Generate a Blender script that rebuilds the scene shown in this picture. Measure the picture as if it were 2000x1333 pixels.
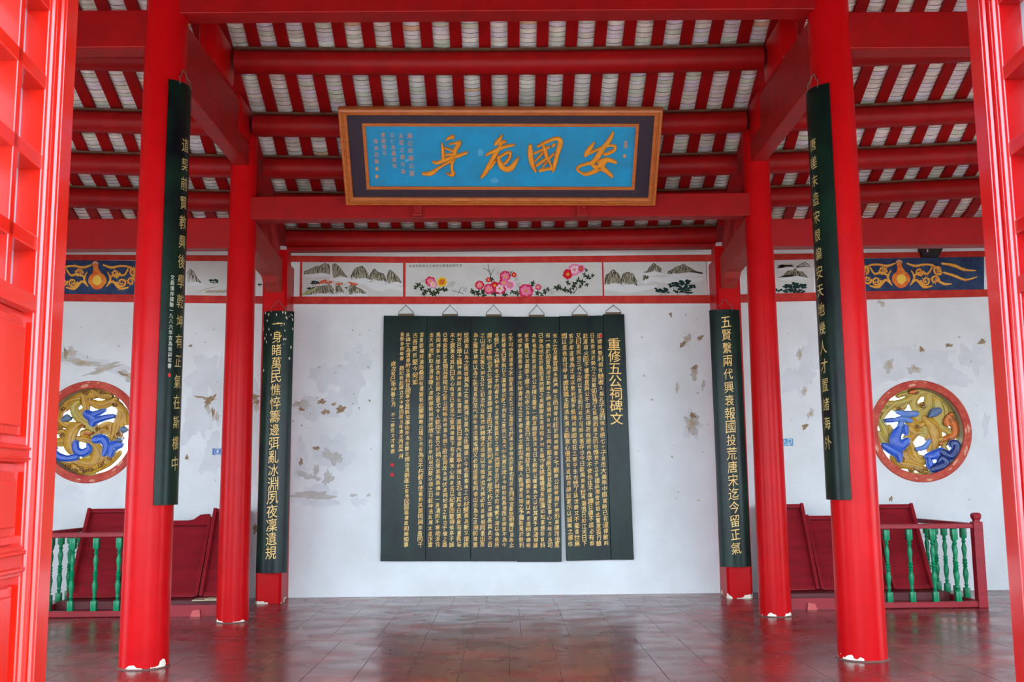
import bpy, bmesh, math, random
from mathutils import Vector, Matrix
random.seed(7)
C = bpy.context
S = C.scene
COL = S.collection
for o in list(bpy.data.objects): bpy.data.objects.remove(o)

# ---------------------------------------------------------------- camera
F, PITCH, YAW, ROLL, XC, EYE = 2031.3, 0.1355, 0.0077, -0.0101, 0.0237, 1.5
_f = Vector((math.sin(YAW)*math.cos(PITCH), math.cos(YAW)*math.cos(PITCH), math.sin(PITCH)))
_r = Vector((math.cos(YAW), -math.sin(YAW), 0)); _u = _r.cross(_f)
R_ = _r*math.cos(ROLL)+_u*math.sin(ROLL); U_ = _u*math.cos(ROLL)-_r*math.sin(ROLL); F_ = _f
CAMP = Vector((XC, 0, EYE))
cam = bpy.data.cameras.new('camera'); co = bpy.data.objects.new('camera', cam); COL.objects.link(co)
cam.sensor_width = 36; cam.lens = F/2000*36; cam.clip_end = 300
co.matrix_world = Matrix(((R_.x, U_.x, -F_.x, CAMP.x), (R_.y, U_.y, -F_.y, CAMP.y), (R_.z, U_.z, -F_.z, CAMP.z), (0, 0, 0, 1)))
cam.dof.use_dof = True; cam.dof.focus_distance = 12.5; cam.dof.aperture_fstop = 9
S.camera = co
# ---------------------------------------------------------------- light
w = bpy.data.worlds.new('sky'); S.world = w; w.use_nodes = True
nt = w.node_tree; bg = nt.nodes['Background']
bg.inputs[0].default_value = (0.68, 0.84, 1.0, 1); bg.inputs[1].default_value = 4.5
S.view_settings.view_transform = 'Standard'; S.view_settings.look = 'None'
S.view_settings.gamma = 1; S.view_settings.use_curve_mapping = False
S.view_settings.exposure = 1.6
sun = bpy.data.lights.new('sun', 'SUN'); sun.energy = 3.6; sun.angle = math.radians(3); sun.color = (1, .95, .88)
so = bpy.data.objects.new('sun', sun); COL.objects.link(so); so.location = (3, -8, 12)
so.rotation_euler = (math.radians(12), math.radians(14), 0)

# ---------------------------------------------------------------- helpers
def ray(x, y):
    return (F_ + R_*((x-1000)/F) - U_*((y-666.5)/F))
def at(x, y, Y):
    d = ray(x, y); k = Y/d.y; return CAMP + d*k
def on_plane(x, y, p0, n):
    d = ray(x, y); return CAMP + d*((p0-CAMP).dot(n)/d.dot(n))
def s2l(c):
    return tuple(((v/255)/12.92 if v/255 <= .04045 else ((v/255+.055)/1.055)**2.4) for v in c)+(1,)
MATS = {}
def mat(name, col, rough=.5, spec=.5, var=0, vscale=6, col2=None, bump=0, bscale=40, coat=0, chips=None, stretch=None, metal=0, obj_var=0):
    """col/col2 in sRGB 0-255; noise mixes the two"""
    if name in MATS: return MATS[name]
    m = bpy.data.materials.new(name); m.use_nodes = True; MATS[name] = m
    n = m.node_tree.nodes; l = m.node_tree.links; b = n['Principled BSDF']
    b.inputs['Roughness'].default_value = rough; b.inputs['Specular IOR Level'].default_value = spec
    b.inputs['Coat Weight'].default_value = coat; b.inputs['Coat Roughness'].default_value = .08; b.inputs['Metallic'].default_value = metal
    base = s2l(col); b.inputs['Base Color'].default_value = base
    m.diffuse_color = base
    geo = n.new('ShaderNodeNewGeometry'); src = geo.outputs['Position']
    if stretch:
        mp = n.new('ShaderNodeMapping'); mp.inputs['Scale'].default_value = stretch; l.new(src, mp.inputs[0]); src = mp.outputs[0]
    out = None
    if col2 or var:
        nz = n.new('ShaderNodeTexNoise'); nz.inputs['Scale'].default_value = vscale; nz.inputs['Detail'].default_value = 5
        nz.inputs['Roughness'].default_value = .62; l.new(src, nz.inputs['Vector'])
        rp = n.new('ShaderNodeValToRGB'); rp.color_ramp.elements[0].position = .36; rp.color_ramp.elements[1].position = .66
        rp.color_ramp.elements[0].color = base
        rp.color_ramp.elements[1].color = s2l(col2) if col2 else tuple(min(1, v*(1+var)) for v in base[:3])+(1,)
        l.new(nz.outputs[0], rp.inputs[0]); out = rp.outputs[0]
    if obj_var:
        oi = n.new('ShaderNodeObjectInfo'); ad = n.new('ShaderNodeMath'); ad.operation = 'ADD'; l.new(oi.outputs['Random'], ad.inputs[0]); l.new(geo.outputs['Random Per Island'], ad.inputs[1])
        fr = n.new('ShaderNodeMath'); fr.operation = 'FRACT'; l.new(ad.outputs[0], fr.inputs[0])
        cr = n.new('ShaderNodeValToRGB'); cr.color_ramp.interpolation = 'CONSTANT'; e = cr.color_ramp.elements
        pal = obj_var; e[0].color = s2l(pal[0][1]); e[0].position = 0; e[1].position = pal[1][0]; e[1].color = s2l(pal[1][1])
        for p, c in pal[2:]:
            k = e.new(p); k.color = s2l(c)
        l.new(fr.outputs[0], cr.inputs[0])
        if out:
            mx = n.new('ShaderNodeMix'); mx.data_type = 'RGBA'; mx.blend_type = 'MULTIPLY'; mx.inputs[0].default_value = .8
            l.new(cr.outputs[0], mx.inputs[6]); l.new(out, mx.inputs[7]); out = mx.outputs[2]
        else: out = cr.outputs[0]
    if chips:   # bare plaster/paint loss near the foot: (zmax, threshold, colour)
        zmax, thr, cc = chips
        sp = n.new('ShaderNodeSeparateXYZ'); l.new(geo.outputs['Position'], sp.inputs[0])
        mr = n.new('ShaderNodeMapRange'); mr.inputs[1].default_value = 0; mr.inputs[2].default_value = zmax; mr.inputs[3].default_value = .35; mr.inputs[4].default_value = -.3
        l.new(sp.outputs[2], mr.inputs[0])
        nz2 = n.new('ShaderNodeTexNoise'); nz2.inputs['Scale'].default_value = 7; nz2.inputs['Detail'].default_value = 3; l.new(geo.outputs['Position'], nz2.inputs['Vector'])
        ad = n.new('ShaderNodeMath'); ad.operation = 'ADD'; l.new(nz2.outputs[0], ad.inputs[0]); l.new(mr.outputs[0], ad.inputs[1])
        gt = n.new('ShaderNodeMath'); gt.operation = 'GREATER_THAN'; gt.inputs[1].default_value = thr; l.new(ad.outputs[0], gt.inputs[0])
        mx = n.new('ShaderNodeMix'); mx.data_type = 'RGBA'; l.new(gt.outputs[0], mx.inputs[0])
        if out: l.new(out, mx.inputs[6])
        else: mx.inputs[6].default_value = base
        mx.inputs[7].default_value = s2l(cc); out = mx.outputs[2]
    if out: l.new(out, b.inputs['Base Color'])
    if bump:
        nz3 = n.new('ShaderNodeTexNoise'); nz3.inputs['Scale'].default_value = bscale; nz3.inputs['Detail'].default_value = 3; l.new(src, nz3.inputs['Vector'])
        bp = n.new('ShaderNodeBump'); bp.inputs['Strength'].default_value = bump; bp.inputs['Distance'].default_value = .01
        l.new(nz3.outputs[0], bp.inputs['Height']); l.new(bp.outputs[0], b.inputs['Normal'])
    return m
def new_bm(): return bmesh.new()
def link(name, bm, m, parent=None, smooth=False, **props):
    me = bpy.data.meshes.new(name)
    if isinstance(bm, bmesh.types.BMesh): bm.to_mesh(me); bm.free()
    else: me.from_pydata(bm[0], [], bm[1])
    for mm in (m if isinstance(m, (list, tuple)) else [m]): me.materials.append(mm)
    if smooth:
        for p in me.polygons: p.use_smooth = True
        try: me.set_sharp_from_angle(angle=math.radians(35))
        except Exception: pass
    o = bpy.data.objects.new(name, me); COL.objects.link(o)
    if parent: o.parent = parent; o.matrix_parent_inverse = parent.matrix_world.inverted()
    for k, v in props.items(): o[k] = v
    return o
def empty(name, loc, label=None, cat=None, group=None, kind=None):
    o = bpy.data.objects.new(name, None); COL.objects.link(o); o.location = loc
    o.matrix_world = Matrix.Translation(loc); o.empty_display_size = .1
    tag(o, label, cat, group, kind); return o
def tag(o, label=None, cat=None, group=None, kind=None):
    if label: o['label'] = label
    if cat: o['category'] = cat
    if group: o['group'] = group
    if kind: o['kind'] = kind
    return o
def box(bm, x0, x1, y0, y1, z0, z1, bev=0, M=None):
    vs = [bm.verts.new((x, y, z)) for x in (x0, x1) for y in (y0, y1) for z in (z0, z1)]
    fs = [(0, 1, 3, 2), (4, 6, 7, 5), (0, 4, 5, 1), (2, 3, 7, 6), (0, 2, 6, 4), (1, 5, 7, 3)]
    ff = [bm.faces.new([vs[i] for i in f]) for f in fs]
    if bev:
        es = {e for f in ff for e in f.edges}
        r = bmesh.ops.bevel(bm, geom=list(es), offset=bev, segments=2, profile=.5, affect='EDGES')
        vs = list({v for v in vs if v.is_valid} | set(r['verts']))
    if M is not None: bmesh.ops.transform(bm, matrix=M, verts=[v for v in vs if v.is_valid])
    return vs
def frameM(p, ax, up=Vector((0, 0, 1))):
    """matrix with local Y along ax at point p"""
    y = ax.normalized(); x = y.cross(up).normalized(); z = x.cross(y)
    return Matrix(((x.x, y.x, z.x, p.x), (x.y, y.y, z.y, p.y), (x.z, y.z, z.z, p.z), (0, 0, 0, 1)))
def bar(bm, a, b, wx, wz, bev=.006, off=0):
    a = Vector(a); b = Vector(b); L = (b-a).length
    box(bm, -wx/2, wx/2, 0, L, -wz/2+off, wz/2+off, bev, frameM(a, b-a))
def tube(bm, pts, rad, n=12, cap=True):
    pts = [Vector(p) for p in pts]; rings = []
    for i, p in enumerate(pts):
        t = (pts[min(i+1, len(pts)-1)]-pts[max(i-1, 0)]).normalized()
        up = Vector((0, 0, 1)) if abs(t.z) < .95 else Vector((1, 0, 0))
        x = t.cross(up).normalized(); z = x.cross(t); r = rad[i] if isinstance(rad, (list, tuple)) else rad
        rings.append([bm.verts.new(p+x*math.cos(2*math.pi*k/n)*r+z*math.sin(2*math.pi*k/n)*r) for k in range(n)])
    for a, b in zip(rings, rings[1:]):
        for k in range(n): bm.faces.new((a[k], a[(k+1) % n], b[(k+1) % n], b[k]))
    if cap: bm.faces.new(rings[0][::-1]); bm.faces.new(rings[-1])
def lathe(bm, prof, cx, cy, z0, n=24):
    rings = [[bm.verts.new((cx+r*math.cos(2*math.pi*k/n), cy+r*math.sin(2*math.pi*k/n), z0+z)) for k in range(n)] for r, z in prof]
    for a, b in zip(rings, rings[1:]):
        for k in range(n): bm.faces.new((a[k], a[(k+1) % n], b[(k+1) % n], b[k]))
    bm.faces.new(rings[0][::-1]); bm.faces.new(rings[-1])
def dup(o, parent=None, M=None):
    c = o.copy(); COL.objects.link(c)
    if parent: c.parent = parent
    for ch in list(o.children): dup(ch, c)
    return c
def catmull(pts, n=6):
    """pts: tuples of any length -> resampled"""
    P = [pts[0]]+list(pts)+[pts[-1]]; out = []
    for i in range(1, len(P)-2):
        a, b, c, d = P[i-1], P[i], P[i+1], P[i+2]
        for k in range(n):
            t = k/n
            out.append(tuple(.5*((2*b[j])+(-a[j]+c[j])*t+(2*a[j]-5*b[j]+4*c[j]-d[j])*t*t+(-a[j]+3*b[j]-3*c[j]+d[j])*t**3) for j in range(len(b))))
    out.append(tuple(P[-2])); return out
def ribbon(V, Fc, pts, fn, dome=0., thick=0., n=5, caps=True):
    """pts (x,y,width) in drawing units; fn(x,y,h)->world.  A brush stroke, flat or raised."""
    if len(pts) == 1: pts = [(pts[0][0]-pts[0][2]*.12, pts[0][1], pts[0][2]*.8), (pts[0][0], pts[0][1], pts[0][2]), (pts[0][0]+pts[0][2]*.12, pts[0][1], pts[0][2]*.8)]
    q = catmull(pts, n); L = []
    if caps:
        def cap(p, nb, s):
            dx, dy = p[0]-nb[0], p[1]-nb[1]; d = math.hypot(dx, dy) or 1; r = p[2]/2
            return [(p[0]+dx/d*r*k, p[1]+dy/d*r*k, p[2]*ww) for k, ww in ((.5, .85), (.85, .5), (1., .12))]
        q = cap(q[0], q[1], 0)[::-1]+q+cap(q[-1], q[-2], 1)
    base = len(V)
    for i, p in enumerate(q):
        a = q[max(i-1, 0)]; b = q[min(i+1, len(q)-1)]
        dx, dy = b[0]-a[0], b[1]-a[1]; d = math.hypot(dx, dy) or 1; nx, ny = -dy/d*p[2]/2, dx/d*p[2]/2
        if thick:
            V += [fn(p[0]+nx, p[1]+ny, 0), fn(p[0]+nx, p[1]+ny, thick), fn(p[0]+nx*.5, p[1]+ny*.5, thick+dome), fn(p[0]-nx*.5, p[1]-ny*.5, thick+dome), fn(p[0]-nx, p[1]-ny, thick), fn(p[0]-nx, p[1]-ny, 0)]
            L.append(6)
        else:
            V += [fn(p[0]+nx, p[1]+ny, 0), fn(p[0]-nx, p[1]-ny, 0)]
            L.append(2)
    k = L[0]
    for i in range(len(q)-1):
        a = base+i*k; b = a+k
        for j in range(k-1): Fc.append((a+j, b+j, b+j+1, a+j+1))
        if k == 6: Fc.append((a+5, b+5, b, a))
def poly(V, Fc, pts, fn):
    b = len(V); V += [fn(p[0], p[1], 0) for p in pts]; Fc.append(tuple(range(b, b+len(pts))))
def blob(cx, cy, rx, ry, n=14, j=.25, rnd=random):
    ph = rnd.random()*6
    return [(cx+rx*math.cos(t)*(1+j*(rnd.random()*2-1)), cy+ry*math.sin(t)*(1+j*(rnd.random()*2-1))) for t in [2*math.pi*k/n+ph*0 for k in range(n)]]
def draw(name, m, parent, strokes=(), polys=(), fn=None, dome=0, thick=0, smooth=False, n=5, **props):
    V, Fc = [], []
    for i, s in enumerate(list(strokes)+list(polys)):
        b0 = len(V)
        if i < len(strokes): ribbon(V, Fc, s, fn, dome, thick, n)
        else: poly(V, Fc, s, fn)
        if not thick: V[b0:] = [(v[0], v[1]-1e-5*i, v[2]) for v in V[b0:]]
    if len(strokes)+len(polys) > 1 and thick == 0: props['kind'] = 'stuff'
    return link(name, (V, Fc), m, parent, smooth, **props)

# ---------------------------------------------------------------- glyph cache (bundled Noto CJK through Blender's fallback)
GL = {}; FINE = set()
def glyphs(chars):
    need = [c for c in dict.fromkeys(chars) if c not in GL and not c.isspace() and c != '\u3000']
    obs = []
    for c in need:
        cu = bpy.data.curves.new('glyph', 'FONT'); cu.body = c; cu.size = 1; cu.resolution_u = 3; cu.fill_mode = 'FRONT'; cu.offset = 0 if c in FINE else .004
        o = bpy.data.objects.new('glyph', cu); COL.objects.link(o); obs.append((c, o, cu))
    dg = C.evaluated_depsgraph_get(); dg.update()
    for c, o, cu in obs:
        me = o.evaluated_get(dg).to_mesh()
        vs = [v.co.copy() for v in me.vertices]; fs = [tuple(p.vertices) for p in me.polygons]
        if vs:
            x0 = min(v.x for v in vs); x1 = max(v.x for v in vs); y0 = min(v.y for v in vs); y1 = max(v.y for v in vs)
            s = max(x1-x0, y1-y0, .55); cx, cy = (x0+x1)/2, (y0+y1)/2
            GL[c] = ([((v.x-cx)/s, (v.y-cy)/s) for v in vs], fs)
            if c in FINE:      # cut into upright slices so the strokes can follow a curved board
                bm = new_bm(); vv = [bm.verts.new((x, y, 0)) for x, y in GL[c][0]]
                for f in fs:
                    try: bm.faces.new([vv[i] for i in f])
                    except ValueError: pass
                for k in range(-4, 5): bmesh.ops.bisect_plane(bm, geom=list(bm.verts)+list(bm.edges)+list(bm.faces), plane_co=(k*.11, 0, 0), plane_no=(1, 0, 0), dist=1e-5)
                bm.verts.index_update(); GL[c] = ([(v.co.x, v.co.y) for v in bm.verts], [tuple(v.index for v in f.verts) for f in bm.faces]); bm.free()
        else: GL[c] = ([], [])
        o.evaluated_get(dg).to_mesh_clear()
    for c, o, cu in obs: bpy.data.objects.remove(o); bpy.data.curves.remove(cu)
def write(V, Fc, ch, cx, cy, size, fn, rot=0, shear=0, aspect=1):
    if ch not in GL: return
    vs, fs = GL[ch]; b = len(V); c_, s_ = math.cos(rot), math.sin(rot)
    for x, y in vs:
        x = x*aspect; x, y = x*c_-y*s_, x*s_+y*c_; y += x*shear
        V.append(fn(cx+x*size, cy+y*size))
    Fc += [tuple(b+i for i in f) for f in fs]

# ---------------------------------------------------------------- materials
RED = mat('red_column_lacquer', (184, 10, 15), .3, .1, col2=(172, 8, 13), vscale=3, bump=.03, bscale=9, coat=0, chips=(.22, .83, (226, 216, 196)))
BEAM = mat('red_beam_paint', (154, 8, 10), .5, .2, col2=(138, 8, 10), vscale=5, bump=.06, bscale=20)
TIEB = mat('red_tie_beam_paint', (160, 18, 20), .45, .25, col2=(140, 24, 24), vscale=4, bump=.08, bscale=18)
DUST = mat('dusty_brown_batten', (110, 74, 58), .9, .1, col2=(84, 56, 42), vscale=12)
RAFT = mat('red_rafter_paint', (150, 8, 10), .55, .2, col2=(134, 8, 10), vscale=6)
DECK = mat('dark_backing', (40, 30, 26), .9, .1)
TEDGE = mat('tile_joint_shade', (112, 104, 96), .9, .1)  # darker end faces paint in the shadow lines at the tile joints
TILE = mat('grey_clay_roof_tile', (226, 226, 216), .8, .2, col2=(255, 255, 255), vscale=7, bump=.2, bscale=60,
           obj_var=[(0, (232, 224, 226)), (.22, (222, 214, 206)), (.42, (240, 228, 222)), (.6, (218, 222, 204)), (.74, (230, 218, 230)), (.88, (248, 240, 232)), (.985, (240, 196, 160))])
WALL = mat('white_limewash', (226, 226, 224), .85, .15, col2=(214, 214, 210), vscale=1.3, bump=.12, bscale=14)
STRIPE = mat('worn_red_wall_stripe', (176, 24, 20), .6, .3, col2=(196, 52, 34), vscale=7)
PATCH = [mat('bare_plaster_grey', (196, 192, 186), .9, .1, col2=(182, 176, 166), vscale=8), mat('bare_plaster_tan', (176, 156, 130), .9, .1, col2=(196, 182, 164), vscale=14), mat('bare_plaster_brown', (138, 108, 80), .9, .1, col2=(170, 150, 124), vscale=25), mat('pale_skim_coat', (208, 207, 206), .9, .1, col2=(216, 216, 216), vscale=4)]
BLACKB = mat('black_green_lacquer_board', (8, 10, 14), .3, .2, col2=(12, 38, 24), vscale=2.2, bump=.03, bscale=30, coat=0)
STELE = mat('dark_lacquered_stele_board', (14, 16, 18), .28, .16, col2=(22, 44, 32), vscale=2.6, bump=.03, bscale=25, coat=0, stretch=(1, 1, .5))
GOLD = mat('gold_leaf_paint', (226, 178, 92), .5, .5, col2=(240, 205, 130), vscale=20)
GOLDT = mat('bright_gold_script', (236, 178, 84), .5, .3, col2=(250, 214, 130), vscale=12)
GOLDO = mat('orange_gold_relief', (228, 150, 40), .45, .5, col2=(214, 130, 30), vscale=14)
GOLDE = mat('dark_orange_relief_edge', (178, 96, 24), .5, .4)
OCHREF = mat('gold_brown_frame', (184, 104, 44), .4, .5, col2=(168, 84, 36), vscale=8, stretch=(1, 1, 4))
NAVY = mat('dark_purple_border', (42, 34, 48), .5, .4, col2=(54, 40, 50), vscale=6)
BLUEP = mat('turquoise_blue_field', (20, 142, 190), .5, .4, col2=(34, 128, 170), vscale=5)
WIRE = mat('rusty_hanger_wire', (96, 84, 70), .5, .5)
MAROON = mat('maroon_furniture_paint', (146, 28, 38), .35, .25, col2=(128, 24, 32), vscale=3, bump=.06, bscale=30, coat=0, stretch=(.6, .6, 5))
GREENP = mat('green_baluster_gloss', (10, 122, 78), .25, .2, coat=.05)
DOORL = mat('lit_red_door_gloss', (198, 30, 14), .2, .5, col2=(190, 24, 12), vscale=2, bump=.02, bscale=6, coat=.35)  # left leaf: door red brightened for the light falling on it
SEAL = mat('red_seal_ink', (190, 30, 34), .6, .3)

# ---------------------------------------------------------------- dimensions
SX = 3.025; D1, D2, D3, DW = 9.037, 11.896, 13.764, 14.309
P_D = [9.04, 10.0, 10.92, 11.8, 12.4, 13.06, 13.76]
P_Z = [6.97, 6.53] + [at(984, y, d).z for y, d in ((123, 10.92), (247, 11.8), (330, 12.4), (398, 13.06), (468.5, 13.76))]
P_Z[0] = P_Z[2]+.52*(10.92-9.04); P_Z[1] = P_Z[2]+.5*.92
RISE = .0042
def roofz(X, Y):
    if Y <= P_D[0]: z = P_Z[0]+(P_D[0]-Y)*.5
    elif Y >= P_D[-1]: z = P_Z[-1]-(Y-P_D[-1])*.2
    else:
        for i in range(len(P_D)-1):
            if Y <= P_D[i+1]:
                t = (Y-P_D[i])/(P_D[i+1]-P_D[i]); z = P_Z[i]*(1-t)+P_Z[i+1]*t; break
    return z+RISE*X*X
ROOM = 9.2

# ---------------------------------------------------------------- floor
fl = empty('floor', (0, 8, 0), kind='structure')
FM = mat('maroon_screed_floor', (88, 26, 24), .2, .5)
n = FM.node_tree.nodes; l = FM.node_tree.links; b = n['Principled BSDF']
geo = n.new('ShaderNodeNewGeometry')
mp = n.new('ShaderNodeMapping'); mp.inputs['Scale'].default_value = (.8, 1.1, 1); l.new(geo.outputs['Position'], mp.inputs[0])
nz = n.new('ShaderNodeTexNoise'); nz.inputs['Scale'].default_value = 1.5; nz.inputs['Detail'].default_value = 6; nz.inputs['Roughness'].default_value = .65; l.new(mp.outputs[0], nz.inputs['Vector'])
rp = n.new('ShaderNodeValToRGB'); e = rp.color_ramp.elements; e[0].position = .3; e[0].color = s2l((92, 36, 38)); e[1].position = .7; e[1].color = s2l((166, 42, 32))
k = e.new(.5); k.color = s2l((124, 38, 36)); l.new(nz.outputs[0], rp.inputs[0]); l.new(rp.outputs[0], b.inputs['Base Color'])
nz2 = n.new('ShaderNodeTexNoise'); nz2.inputs['Scale'].default_value = 2.6; nz2.inputs['Detail'].default_value = 4; l.new(mp.outputs[0], nz2.inputs['Vector'])
mr = n.new('ShaderNodeMapRange'); mr.inputs[1].default_value = .3; mr.inputs[2].default_value = .7; mr.inputs[3].default_value = .18; mr.inputs[4].default_value = .34; l.new(nz2.outputs[0], mr.inputs[0]); l.new(mr.outputs[0], b.inputs['Roughness'])
b.inputs['Coat Weight'].default_value = .12; b.inputs['Coat Roughness'].default_value = .2; b.inputs['Specular IOR Level'].default_value = .45
bp = n.new('ShaderNodeBump'); bp.inputs['Strength'].default_value = .02; bp.inputs['Distance'].default_value = .02; l.new(nz2.outputs[0], bp.inputs['Height']); l.new(bp.outputs[0], b.inputs['Normal'])
GAP = .003
def slab_mesh(wd, dp):
    bm = new_bm(); box(bm, -wd/2, wd/2, -dp/2, dp/2, -.05, 0)
    bmesh.ops.bevel(bm, geom=[e for e in bm.edges if all(v.co.z > -.01 for v in e.verts)], offset=.0012, segments=1, affect='EDGES')
    me = bpy.data.meshes.new('floor_slab'); bm.to_mesh(me); bm.free(); me.materials.append(FM); return me
for (y0, y1, pitch, ph) in ((2.6, 5.2, .47, .1), (5.2, 7.8, .47, .3), (7.8, 10.4, .405, .45), (10.4, 13.0, .475, .645), (13.0, 14.32, .43, .2)):
    me = slab_mesh(pitch-GAP, y1-y0-GAP); k0 = int((-ROOM-ph)/pitch)
    for k in range(k0, k0+int(2*ROOM/pitch)+1):
        o = bpy.data.objects.new('floor_slab', me); COL.objects.link(o); o.parent = fl; o.matrix_parent_inverse = fl.matrix_world.inverted()
        o.location = (ph+(k+.5)*pitch, (y0+y1)/2, 0)
bm = new_bm(); box(bm, -ROOM-.5, ROOM+.5, 2.3, 14.6, -.12, -.045); link('floor_bed', bm, mat('dark_floor_bed', (60, 24, 22), .8), fl)
bm = new_bm(); box(bm, -40, 40, -40, 2.3, -.5, -.06); box(bm, -40, 40, 14.7, 40, -.5, -.06); box(bm, -40, -9.6, 2.3, 14.7, -.5, -.06); box(bm, 9.6, 40, 2.3, 14.7, -.5, -.06); o = link('ground', bm, mat('grey_courtyard_paving', (184, 180, 172), .8, .2, col2=(168, 164, 156), vscale=1.5)); tag(o, kind='structure')

# ---------------------------------------------------------------- walls
W1 = at(175.5, 844, DW); W2 = at(1797.5, 842.5, DW); RW_IN = .595; RW_OUT = .700
def wall_with_holes(name, x0, x1, z0, z1, y, th, holes, m):
    cu = bpy.data.curves.new('w', 'CURVE'); cu.dimensions = '2D'; cu.fill_mode = 'BOTH'; cu.extrude = th/2
    sp = cu.splines.new('POLY'); sp.points.add(3)
    for i, p in enumerate(((x0, z0), (x1, z0), (x1, z1), (x0, z1))): sp.points[i].co = (p[0], p[1], 0, 1)
    sp.use_cyclic_u = True
    for hx, hz, r in holes:
        sp = cu.splines.new('POLY'); sp.points.add(63)
        for i in range(64): sp.points[i].co = (hx+r*math.cos(i*math.pi/32), hz+r*math.sin(i*math.pi/32), 0, 1)
        sp.use_cyclic_u = True
    o = bpy.data.objects.new('w', cu); COL.objects.link(o); dg = C.evaluated_depsgraph_get(); dg.update()
    me = bpy.data.meshes.new_from_object(o.evaluated_get(dg)); bpy.data.objects.remove(o)
    me.transform(Matrix.Translation((0, y+th/2, 0)) @ Matrix.Rotation(math.pi/2, 4, 'X')); me.name = name
    me.materials.clear(); me.materials.append(m)
    o = bpy.data.objects.new(name, me); COL.objects.link(o); return o
wb = wall_with_holes('wall_back', -ROOM-.3, ROOM+.3, -.05, 5.2, DW, .32, [(W1.x, W1.z, RW_IN+.01), (W2.x, W2.z, RW_IN+.01)], WALL); tag(wb, kind='structure')
for nm, s in (('wall_left', -1), ('wall_right', 1)):
    bm = new_bm(); xa, xb = sorted((s*ROOM, s*(ROOM+.3)))
    # side wall with a wide side doorway between the column rows
    box(bm, xa, xb, 2.4, 6.4, 0, 9); box(bm, xa, xb, 9.2, 14.4, 0, 9); box(bm, xa, xb, 6.4, 9.2, 3.2, 9)
    tag(link(nm, bm, WALL), kind='structure')
bm = new_bm()
for s in (-1, 1):
    xa, xb = sorted((s*1.95, s*ROOM)); box(bm, xa, xb, 2.4, 2.6, -.05, .55)
    for xx in (2.1, 4.6, 7.0, 8.95):
        a, c = sorted((s*(xx-.15), s*(xx+.15))); box(bm, a, c, 2.38, 2.62, 0, 5.4)
box(bm, -ROOM, ROOM, 2.4, 2.6, 3.9, 5.6)
tag(link('unseen_wall_front', bm, WALL), kind='structure')  # unseen front wall, its openings shaped to let daylight into the hall

# peeled plaster patches (real shallow layers on the wall)
rnd = random.Random(11)
def wfn(off): return lambda x, y, h=0: tuple(at(x, y, DW-off-h))
PC = [0]
def patch(lst, m, nm, off):
    V, Fc = [], []; many = len(lst) > 60
    for cx, cy, rx, ry, rot in lst:
        pts = []
        if not many: V, Fc = [], []
        N = 40; sd = [rnd.uniform(0, 6.28) for _ in range(5)]
        for k in range(N):
            t = 2*math.pi*k/N; r = 1+.2*math.sin(2*t+sd[0])+.18*math.sin(3*t+sd[1])+.16*math.sin(5*t+sd[2])+.12*math.sin(7*t+sd[3])+.09*math.sin(11*t+sd[1])+.08*rnd.uniform(-1, 1)
            x, y = rx*r*math.cos(t), ry*r*math.sin(t); c_, s_ = math.cos(rot), math.sin(rot)
            pts.append((cx+x*c_-y*s_, cy+x*s_+y*c_))
        PC[0] += 1
        poly(V, Fc, pts, wfn(off+.000004*PC[0])); Fc[-1] = tuple(reversed(Fc[-1]))
        if not many: link(nm, (V, Fc), m, wb)
    if many: link(nm, (V, Fc), m, wb, kind='stuff')
pale = [(640, 735, 34, 26, .3), (668, 780, 30, 34, 0), (620, 800, 40, 22, 0), (690, 740, 18, 40, 0), (600, 790, 18, 16, 0), (610, 965, 34, 16, 0), (640, 895, 26, 16, .5), (655, 880, 34, 30, 0), (588, 900, 14, 34, 0), (610, 975, 45, 18, 0), (700, 700, 24, 22, 0),
        (390, 800, 30, 60, 0), (400, 730, 35, 30, 0), (425, 760, 20, 50, 0), (160, 705, 55, 14, .1), (235, 725, 20, 12, .4), (130, 965, 30, 14, 0), (500, 770, 10, 30, 0), (415, 890, 22, 34, 0),
        (1560, 740, 28, 34, 0), (1585, 690, 20, 28, 0), (1720, 730, 40, 26, 0), (1760, 715, 50, 24, .2), (1830, 720, 40, 34, 0), (1900, 700, 22, 30, 0), (1870, 745, 26, 12, 0), (1710, 700, 26, 20, 0), (1790, 690, 50, 14, 0), (1350, 830, 20, 24, 0), (700, 980, 14, 10, 0), (1925, 830, 8, 20, 0)]
tan = [(650, 893, 18, 13, .4), (610, 968, 36, 9, 0), (600, 930, 22, 6, .2), (617, 920, 5, 12, 0), (640, 935, 8, 16, .5), (160, 708, 42, 7, .15), (205, 720, 36, 6, -.3), (250, 735, 18, 7, .6), (136, 690, 14, 10, 0), (405, 795, 14, 5, 1.2), (422, 815, 6, 10, 0), (590, 790, 16, 8, .2), (1340, 665, 14, 6, -.9), (1356, 728, 8, 13, 0), (1352, 828, 15, 17, 0), (1323, 758, 4, 9, 0), (1374, 752, 3, 10, .3), (1735, 715, 9, 12, 0), (1785, 722, 12, 8, .4), (1562, 692, 5, 13, .2), (1570, 765, 5, 8, .4), (1583, 808, 6, 9, .3), (500, 790, 6, 14, 0), (690, 968, 7, 3, -.3), (720, 968, 4, 3, 0), (1722, 593, 8, 5, .4)]
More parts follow.
